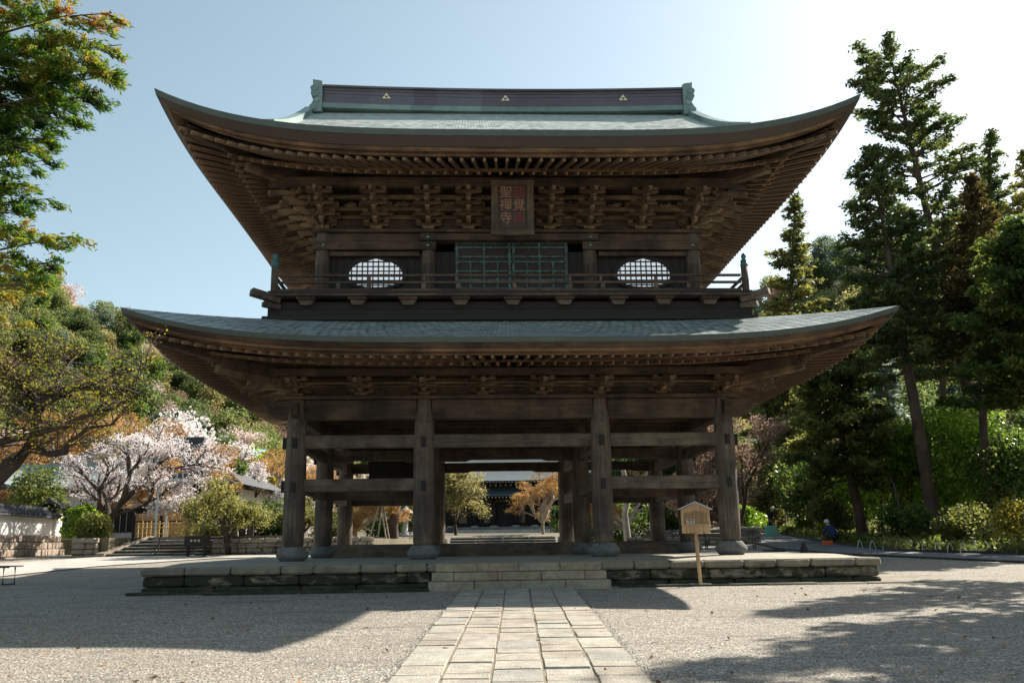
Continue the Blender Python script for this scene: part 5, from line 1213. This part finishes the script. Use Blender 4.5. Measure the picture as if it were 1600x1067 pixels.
# plum and bushes in front of the retaining wall
pl = broad_mesh(4.2, 2.3, 1.2, 60, LF['olive'], 9, .085, 4, 4, (.35, .35, .25), .2, (-.25, 0), .5, BARK, .3, 1.3)
bt(362, 40, 748, pl, 'spreading tree with a crooked dark trunk between the benches', 0, 'garden_tree', href=4.2)
bt(470, 44, 775, pl, 'bushy garden tree behind the left corner column', .4, 'garden_tree', href=4.2, rz=2)
for i, (u, Y, R_, vt, mt, n, sz, dz, lab) in enumerate(((150, 42.5, 1.25, 808, 'mixed', 3000, .09, .75, 'round clipped bush on the retaining wall left of the stairs'), (122, 43, 1.0, 785, 'bright', 1600, .12, .75, 'bright green leafy shrub beside the wall end'),
        (50, 46, 2.3, 735, 'mixed', 4500, .12, .75, 'dark green bush behind the tiled white wall'), (342, 56, 1.8, 690, 'dark', 3500, .15, .7, 'dark evergreen shrub below the blue roofed shed'), (330, 44, 1.6, 798, 'olive', 3000, .1, .6, 'pale leaved shrub behind the crooked tree'),
        (410, 46, 2.2, 795, 'dark', 3600, .12, .6, 'dark bushes behind the retaining wall'), (395, 84, 2.6, 688, 'bright', 2600, .2, 1.5, 'light green palm like shrub beside the blue roof'), (15, 50, 2.5, 770, 'maple', 3000, .12, .6, 'reddish shrub behind the tiled wall at the left edge'),
        (700, 66, 3.0, 742, 'olive', 0, .16, 0, ''), (955, 56, 2.6, 778, 'dark', 4600, .15, 0, 'dark clipped hedge behind the right bay'), (1045, 58, 2.8, 775, 'dark', 4600, .15, 0, 'dark evergreen bush behind the long bench'), (870, 76, 1.3, 790, 'dark', 1600, .12, 0, 'dark conical shrub in front of the notice boards'),
        (600, 62, 3.2, 775, 'dark', 4600, .15, 0, 'dark evergreens behind the propped pine in the left bay'), (520, 60, 2.4, 790, 'mixed', 3600, .15, 0, 'mixed bushes seen between the left columns'))):
    if not lab: continue
    b0 = bx_at(u, Y); b0.z += dz; h = topz(u, vt, Y)-b0.z; e = empty('shrub', b0, 0, label=lab, cat='shrub')
    M().tube([(0, 0, -.2), (.05, 0, h*.5)], [.08, .04], 6).build('stem', BARK, e); link('crown', quads_mesh('crown', blob_mesh(R_, h, 200+i, LF[mt], n, sz, 8, .05), LF[mt]), e)
bt(712, 64, 728, broad_mesh(6, 2.3, 1.6, 61, LF['hillolive'], 12, .10, 4, 4, (.5, .5, .3), .18, (0, 0), .5, BARK, .3, 1.3), 'light yellow green tree left of the main hall in the middle bay', 0, 'garden_tree', href=6)
# propped pine
b0 = bx_at(616, 52); e = empty('pine_tree', b0, 0, label='reddish pine trunk lit by sun with dark crown in the left bay', cat='tree')
M().tube([(0, 0, -.2), (-.1, 0, 1.2), (.1, 0, 2.6), (0, .2, 3.8)], [.36, .3, .26, .2], 10).build('trunk', BARKR, e); link('crown', quads_mesh('crown', blob_mesh(2.4, 5.2, 70, LF['dark'], 3500, .14, 8, .55), LF['dark']), e)
for k, (u0, u1) in enumerate(((572, 598), (588, 600), (606, 592), (611, 596))):
    p0 = bx_at(u0, 50+k*.3); o = M().tube([p0, at(u1, 768, 50.5)], .045, 6).build('support_pole', BARKP); tag(o, 'pale wooden prop pole leaning to support the garden pine', 'pole', 'prop poles of the pine')

# foreground maple at the left, limbs in front of the hill
fm = empty('foreground_maple', (-9.5, 14, 0), 0, label='dark limbed young leaved maple reaching in from the left edge', cat='tree')
tr = M(); Cc = []
rr = random.Random(77)
def P14(u, v, Y=14): return at(u, v, Y)-Vector((-9.5, 14, 0))
LIMB = [([(-150, 930, 14), (-90, 850, 14), (-30, 770, 14), (20, 722, 14), (52, 695, 14), (57, 660, 14), (63, 630, 13.9)], (.22, .2, .17, .14, .12, .10, .09)),
        ([(63, 630, 13.9), (80, 622, 13.8), (95, 618, 13.8), (88, 600, 13.9), (100, 575, 14.2), (128, 545, 14.4)], (.09, .08, .09, .03, .025, .015)),
        ([(63, 630, 13.9), (40, 612, 13.8), (25, 590, 13.6), (0, 575, 13.4), (-30, 560, 13.2)], (.08, .055, .05, .045, .03)),
        ([(-60, 720, 13.7), (0, 690, 13.7), (45, 680, 13.6), (90, 668, 13.5), (130, 650, 13.4), (175, 638, 13.2), (222, 612, 13)], (.07, .06, .05, .045, .035, .02, .01)),
        ([(57, 700, 14), (80, 708, 13.9), (102, 705, 13.8), (108, 690, 13.8), (140, 668, 13.6), (180, 662, 13.4)], (.07, .06, .06, .04, .025, .012)),
        ([(-40, 560, 14.5), (10, 572, 14.4), (55, 600, 14.2), (75, 618, 14)], (.03, .035, .04, .045)),
        ([(95, 615, 13.8), (130, 606, 13.7), (180, 585, 13.6), (240, 572, 13.4)], (.035, .028, .018, .008)),
        ([(55, 660, 14), (30, 640, 14.4), (-10, 622, 14.8), (-50, 610, 15)], (.04, .035, .025, .02)),
        ([(57, 640, 13.9), (70, 600, 14.4), (60, 560, 14.8), (75, 525, 15)], (.04, .03, .02, .01))]
for pts, rad in LIMB:
    pp = [P14(*p) for p in pts]; tr.tube(pp, rad, 8, False)
    for i in range(1, len(pp)):
        if rad[i] > .085: continue
        for k in range(7):
            p = pp[i-1].lerp(pp[i], rr.random()); d = Vector((rr.uniform(-1, 1), rr.uniform(-1, 1), rr.uniform(-.15, .55))).normalized(); L = rr.uniform(.35, .9); q1 = p+d*L*.5+Vector((0, 0, .03)); q2 = p+d*L
            tr.tube([p, q1, q2], [.013, .009, .004], 4, False)
            for j in range(4):
                s_ = p.lerp(q2, rr.uniform(.35, 1)); d2 = (d+Vector((rr.uniform(-.9, .9), rr.uniform(-.9, .9), rr.uniform(-.2, .3)))).normalized(); e_ = s_+d2*rr.uniform(.15, .4); tr.tube([s_, e_], [.006, .003], 3, False); Cc += [tuple(e_), tuple(s_.lerp(e_, .5))]
tr.build('trunk', BARK, fm)
link('crown', quads_mesh('crown', cloud(Cc, 4, (.12, .12, .03), .028, 1.4, None, .6), LF['yell']), fm)

# near cedar, its boughs hanging in from the top left
nc = empty('near_cedar', (-10.2, 11.5, 0), 0, label='sunlit cedar boughs with reddish tips hanging in from the upper left edge', cat='tree')
tr = M(); tr.tube([(0, 0, -.4), (.1, 0, 6), (.2, 0, 15)], [.45, .36, .12], 10)
Cc = []; Oo = []
rs5 = random.Random(55)
BOUGH = [(175, 20, 11), (190, 70, 11), (165, 110, 11), (120, 20, 10.6), (148, 150, 11.2), (110, 60, 11.6), (118, 182, 11), (92, 215, 11.3), (70, 250, 11), (42, 285, 11), (30, 330, 11.3), (114, 368, 11), (55, 352, 10.8), (88, 408, 11.2), (76, 438, 11), (36, 400, 11), (36, 450, 11.3), (60, 150, 10.8), (40, 225, 11), (10, 290, 11), (5, 360, 10.8), (15, 110, 11.4), (60, 90, 10.6), (0, 430, 11), (150, -40, 11), (70, -30, 11), (5, 20, 11), (178, 120, 11.4), (150, 60, 11), (135, 95, 10.8), (95, 130, 11.1), (10, 190, 11), (80, 310, 11.4)]
for bi, (u, v, Y) in enumerate(BOUGH):
    tip = at(u, v, Y)-Vector((-10.2, 11.5, 0)); root = Vector((.1, 0, tip.z-rs5.uniform(.2, .9))); mid_ = root.lerp(tip, .55)+Vector((0, 0, .14))
    def bz(f): return root*(1-f)**2+mid_*2*f*(1-f)+tip*f*f
    tr.tube([bz(f/6) for f in range(7)], [.055, .045, .036, .027, .019, .012, .006], 5, False); Lr = (tip-root).length; dr = (tip-root).normalized(); sd_ = Vector((-dr.y, dr.x, 0)); up_ = v < 170
    for k in range(17 if up_ else 12):
        f = 1-rs5.random()**1.2*.66; sg = 1 if k % 2 else -1; st_ = bz(f); Lb = (1.08-f)*Lr*rs5.uniform(.28, .5)*(1 if up_ else .8)
        d2 = (dr*.75+sd_*sg*.8+Vector((0, 0, rs5.uniform(-.25, .12)))).normalized(); en = st_+d2*Lb+Vector((0, 0, -Lb*.15)); tr.tube([st_, st_+d2*Lb*.6, en], [.011, .008, .004], 4, False)
        for q_ in range(max(3, int(Lb/.085))):
            g_ = (q_+rs5.random())/max(3, int(Lb/.085)); p = st_.lerp(en, g_); d3 = (d2+sd_*sg*rs5.uniform(-.9, .9)+Vector((0, 0, rs5.uniform(-.5, .1)))).normalized(); Ls = rs5.uniform(.08, .2)
            tr.tube([p, p+d3*Ls], [.004, .002], 3, False)
            for w_ in (.35, .7, 1): Cc.append(tuple(p+d3*Ls*w_)); Oo.append((d3.x*1.2, d3.y*1.2, d3.z*1.2-.2))
tr.build('trunk', BARKR, nc)
link('crown', quads_mesh('crown', cloud(Cc, 13, (.055, .055, .045), .020, 3.8, Oo, 0), LF['front']), nc)
print('near cedar clumps', len(Cc))

# ------------------------------------------------------------------ wooded hills: every crown a tree of its own
hm = []
for i, (mt, R_, h, n, sz) in enumerate((('hillmix', 4.2, 8.5, 2600, .42), ('hilldark', 4.0, 9, 2600, .42), ('hillolive', 4.4, 8, 2600, .42), ('cherryb', 4.0, 7.5, 2400, .36), ('yell', 3.6, 7, 2200, .38), ('grey', 3.8, 8.5, 2200, .4), ('hillmix', 5.0, 9.5, 3200, .42), ('dark', 3.2, 10.5, 2300, .4), ('twig', 3.6, 7, 2000, .3))):
    V = blob_mesh(R_, h, 300+i, None, int(n*2.6), sz*.62, 16, .12); tk = M().tube([(0, 0, -1.5), (.15, 0, h*.3), (0, 0, h*.7)], [.28, .2, .1], 6)
    for a_ in range(5): tk.tube([(0, 0, h*.3), (math.cos(a_*1.3)*R_*.5, math.sin(a_*1.3)*R_*.5, h*.65)], [.12, .04], 4, False)
    hm.append((tk.mesh('trunk', BARKP if mt in ('twig', 'yell') else BARK), quads_mesh('crown', V, LF[mt])))
KIND = ['mid green broadleaf tree', 'dark evergreen tree', 'olive brown tree', 'pale pink blossoming cherry', 'yellow green budding tree', 'pale grey green tree', 'mid green broadleaf tree', 'dark evergreen tree', 'bare brown twiggy tree']
rh = random.Random(5)
def hill_tree(x, y, k, s_, where):
    u = 800+FPX*x/y; band = 'low on' if y < 96 else 'halfway up' if y < 124 else 'near the crest of'
    zone = 'at the left edge' if u < 90 else 'above the cherry tree' if u < 200 else 'below the left roof tip' if u < 340 else 'beside the left columns' if u < 560 else 'behind the main hall' if u < 1100 else 'behind the right columns' if u < 1260 else 'below the right roof tip' if u < 1420 else 'at the right edge'
    where = zone; lab = KIND[k]+' '+band+' the wooded slope '+zone; grp = (KIND[k]+'s').replace('cherrys', 'cherries')+' '+band+' the slope '+zone
    e = empty('hill_tree' if k != 3 else 'cherry_tree', (x, y, H(x, y)-.3), rh.uniform(0, 6), label=lab, cat='tree', group=grp)
    e.scale = (s_, s_, s_*rh.uniform(.85, 1.2)); link('trunk', hm[k][0], e); link('crown', hm[k][1], e)
cnt = 0; pts = []
def try_pts(n, gen, md, kinds, where, smin=.8, smax=1.25):
    t_ = 0; m_ = 0
    while m_ < n and t_ < n*30:
        t_ += 1; x, y = gen()
        if any((x-a)**2+(y-b_)**2 < md*md for a, b_ in pts): continue
        pts.append((x, y)); k = rh.choice(kinds) if not callable(kinds) else kinds(x, y); hill_tree(x, y, k, rh.uniform(smin, smax), where); m_ += 1
def kl(x, y):
    u = 800+FPX*x/y
    if y < 94: return rh.choice((3, 4, 2, 8, 4, 8, 3, 8))
    if 240 < u < 420 and y < 104: return rh.choice((8, 4, 3, 8))
    return rh.choice((0, 1, 2, 6, 7, 1, 8, 2, 4, 3 if rh.random() < .6 else 1, 5, 8 if rh.random() < .5 else 0))
def genl():
    y = rh.uniform(80, 168); u = rh.uniform(-40, 560); return ((u-800)/FPX*y, y)
try_pts(285, genl, 3.4, kl, 'left of the gate', .6, .95)
def genc(): y = rh.uniform(112, 150); u = rh.uniform(540, 1100); return ((u-800)/FPX*y, y)
try_pts(45, genc, 4.8, (0, 1, 2, 7, 1, 6), 'behind the main hall')
def genr(): y = rh.uniform(84, 165); u = rh.uniform(1100, 1700); return ((u-800)/FPX*y, y)
try_pts(100, genr, 5.0, lambda x, y: rh.choice((0, 1, 2, 6, 5, 7, 8, 2)), 'right of the gate')

# ------------------------------------------------------------------ people
SKIN = plain('skin', (.5, .32, .24), .6, 0, .05)
def person(loc, rz, joints, edges, mat, label, extra):
    e = empty('person', loc, rz, label=label, cat='person')
    me = bpy.data.meshes.new('body'); names = list(joints); me.from_pydata([joints[n][0] for n in names], [(names.index(a), names.index(b_)) for a, b_ in edges], [])
    o = link('tmp_body', me); o.modifiers.new('s', 'SKIN')
    for i, n in enumerate(names): rr_ = joints[n][1]; me.skin_vertices[0].data[i].radius = (rr_, rr_)
    me.skin_vertices[0].data[names.index('pelvis')].use_root = True
    o.modifiers.new('u', 'SUBSURF').levels = 1
    bpy.context.view_layer.update(); m2 = bpy.data.meshes.new_from_object(o.evaluated_get(bpy.context.evaluated_depsgraph_get())); bpy.data.objects.remove(o)
    m2.name = 'body'; m2.materials.clear(); m2.materials.append(SKIN)
    for mt in mat: m2.materials.append(mt[0])
    for p in m2.polygons:
        p.use_smooth = True; c_ = p.center
        for i, (mt, fn) in enumerate(mat):
            if fn(c_): p.material_index = i+1
    link('body', m2, e)
    for nme, mb, mt in extra: mb.build(nme, mt, e)
    return e
def std(lean=0, kneel=False):
    J = {'pelvis': ((0, 0, .92), .13), 'waist': ((0, -.05*lean, 1.08), .13), 'chest': ((0, -.22*lean, 1.28), .155), 'neck': ((0, -.36*lean, 1.44), .055), 'head': ((0, -.44*lean, 1.55), .10), 'crown': ((0, -.46*lean, 1.64), .085)}
    for s_, n in ((-1, 'l'), (1, 'r')):
        J.update({n+'sh': ((s_*.18, -.28*lean, 1.38), .06), n+'el': ((s_*.24, -.36*lean, 1.12), .045), n+'wr': ((s_*.22, -.42*lean-.08, .88), .033), n+'ha': ((s_*.21, -.44*lean-.1, .80), .035),
                  n+'hip': ((s_*.09, 0, .86), .10), n+'kn': ((s_*.10, -.02, .48), .065), n+'an': ((s_*.10, .03, .09), .042), n+'ft': ((s_*.11, -.13, .04), .04)})
    E = [('pelvis', 'waist'), ('waist', 'chest'), ('chest', 'neck'), ('neck', 'head'), ('head', 'crown')]
    for n in 'lr': E += [('chest', n+'sh'), (n+'sh', n+'el'), (n+'el', n+'wr'), (n+'wr', n+'ha'), ('pelvis', n+'hip'), (n+'hip', n+'kn'), (n+'kn', n+'an'), (n+'an', n+'ft')]
    return J, E
BLK = plain('black_cloth', (.02, .02, .024), .9); NAVY = plain('navy_cloth', (.02, .05, .14), .9); TEAL = plain('teal_cloth', (.2, .48, .4), .8); JEANS = plain('jeans', (.06, .12, .24), .9); WHT = plain('white_cloth', (.7, .7, .68), .8); ORG = plain('orange_plastic', (.8, .13, .03), .5); BRN = plain('brown_leather', (.28, .1, .05), .6)
hat = lambda x, y, z: M().lathe([(.15, 0), (.125, .03), (.115, .09), (.06, .14), (.01, .15)], 12, (x, y, z))
J, E_ = std(1.0); b0 = bx_at(1204, 57)
person(b0, R(20), J, E_, [(BLK, lambda c_: c_.z > .9 and c_.z < 1.45 and not (abs(c_.x) > .16 and c_.z < .95)), (BLK, lambda c_: c_.z <= .9 and abs(c_.x) < .2)], 'person in black top and white hat stooping at the roadside with a brown bag',
       [('hat', hat(0, -.46, 1.62), WHT), ('shoulder_bag', M().lathe([(.05, -.2), (.17, -.12), (.2, 0), (.17, .12), (.05, .2)], 12, (.2, .05, 1.02)), BRN)])
q = M().cham(-.32, .32, -.25, .25, .0, .62, .03); tag(q.build('garden_bag', TEAL, None, bx_at(1206, 56.2)), 'pale teal mesh garden bag standing in front of the stooping person', 'bag')
J, E_ = std(1.0)
for n, (p, r_) in {'pelvis': ((0, .12, .36), .17), 'waist': ((0, .05, .5), .17), 'chest': ((0, -.12, .70), .19), 'neck': ((0, -.26, .86), .06), 'head': ((0, -.33, .95), .10), 'crown': ((0, -.35, 1.03), .085)}.items(): J[n] = (p, r_)
for s_, n in ((-1, 'l'), (1, 'r')): J.update({n+'sh': ((s_*.2, -.16, .78), .08), n+'el': ((s_*.27, -.34, .55), .06), n+'wr': ((s_*.2, -.52, .36), .04), n+'ha': ((s_*.18, -.58, .28), .04), n+'hip': ((s_*.11, .1, .33), .12), n+'kn': ((s_*.17, -.3, .42), .085), n+'an': ((s_*.15, -.08, .09), .05), n+'ft': ((s_*.16, -.26, .05), .045)})
b0 = gxy(1304, 849.5)
person(b0, R(-150), J, E_, [(NAVY, lambda c_: c_.z > .42 and c_.z < .86), (BLK, lambda c_: c_.z <= .42 and c_.y > -.42)], 'person in navy jacket and white cap crouching at the kerb', [('cap', hat(0, -.35, 1.0), WHT)])
q = M().cham(-.22, .22, -.12, .12, 0, .2, .03); tag(q.build('orange_tray', ORG, None, gxy(1293, 851)), 'bright orange plastic tray on the road beside the crouching person', 'tray')
J, E_ = std(.1)
for u, lab, mt in ((868, 'person in dark jacket and blue jeans standing at the main hall', JEANS), (813, 'person in dark clothes half lost in shade at the hall door', BLK)):
    p = at(u, 817, 91); person(Vector((p.x, 91, 2.5)), R(30), J, E_, [(BLK, lambda c_: c_.z > .9 and c_.z < 1.45), (mt, lambda c_: c_.z <= .9 and c_.z > .08)], lab, [('hair', M().lathe([(.1, 0), (.11, .06), (.07, .12), (.01, .14)], 10, (0, -.03, 1.6)), BLK)])


# ------------------------------------------------------------------ loose stones and litter
def pebbles(name, P, size, mat, seed):
    rs = np.random.RandomState(seed); n = len(P); s_ = size*rs.uniform(.5, 1.5, n)
    base = np.array([(1, 0, 0), (.3, .9, 0), (-.8, .5, 0), (-.7, -.6, 0), (.4, -.8, 0), (.1, .1, .75)], float); a_ = rs.uniform(0, 6.28, n); V = np.zeros((n, 6, 3))
    for k in range(6):
        x, y, z = base[k]; V[:, k, 0] = P[:, 0]+s_*(x*np.cos(a_)-y*np.sin(a_)*.75); V[:, k, 1] = P[:, 1]+s_*(x*np.sin(a_)+y*np.cos(a_)*.75); V[:, k, 2] = P[:, 2]+s_*z*.8-.002
    me = bpy.data.meshes.new(name); F = [(0, 1, 5), (1, 2, 5), (2, 3, 5), (3, 4, 5), (4, 0, 5)]
    idx = (np.arange(n)[:, None, None]*6+np.array(F)[None]).reshape(-1); me.vertices.add(n*6); me.vertices.foreach_set('co', V.reshape(-1).astype(np.float32)); m_ = n*5
    me.loops.add(m_*3); me.loops.foreach_set('vertex_index', idx.astype(np.int32)); me.polygons.add(m_); me.polygons.foreach_set('loop_start', np.arange(0, m_*3, 3, dtype=np.int32)); me.polygons.foreach_set('loop_total', np.full(m_, 3, dtype=np.int32))
    me.materials.append(mat); me.update(); o = link(name, me); o['kind'] = 'stuff'; return o
m, t, b = newmat('pebble'); isl = nd(t, 'ShaderNodeNewGeometry').outputs['Random Per Island']
t.links.new(ramp(t, isl, [(0, (.05, .047, .043)), (.35, (.15, .135, .115)), (.75, (.27, .245, .205)), (1, (.52, .48, .42))]), b.inputs['Base Color']); b.inputs['Roughness'].default_value = .85; PEB = m
rp = np.random.RandomState(9); n = 60000
Y = 5.5+16*rp.rand(n)**1.5; X = (rp.rand(n)-.5)*1.25*Y
keep = (np.abs(X) > 1.22); X, Y = X[keep], Y[keep]
pebbles('gravel_stones', np.stack([X, Y, .022*(Y-21.2)], 1), .013, PEB, 1)
n = 9000; Y = 5+16*rp.rand(n)**1.2; sd = np.where(rp.rand(n) < .5, -1, 1); X = sd*(1.21+np.abs(rp.normal(0, .05, n))-.02)
pebbles('path_edge_stones', np.stack([X, Y, .022*(Y-21.2)+.004], 1), .014, PEB, 2)
n = 380; Y = 5+16*rp.rand(n); X = (rp.rand(n)-.5)*2.3
pebbles('strewn_stones', np.stack([X, Y, .022*(Y-21.2)+.034], 1), .008, PEB, 3)
litter = leaf('dry_leaf', [(.10, .05, .02), (.22, .12, .05), (.34, .2, .09)], .1, 2, 9, .8)
n = 500; Y = 5.5+34*rp.rand(n); X = (rp.rand(n)-.5)*1.1*Y; keep = (Y < 20.5); X, Y = X[keep], Y[keep]
o = link('fallen_leaves', quads_mesh('fallen_leaves', cloud(np.stack([X, Y, .022*(Y-21.2)+.02], 1), 1, (.01, .01, .004), .045, 1.8, None, 1.0, rp), litter)); o['kind'] = 'stuff'
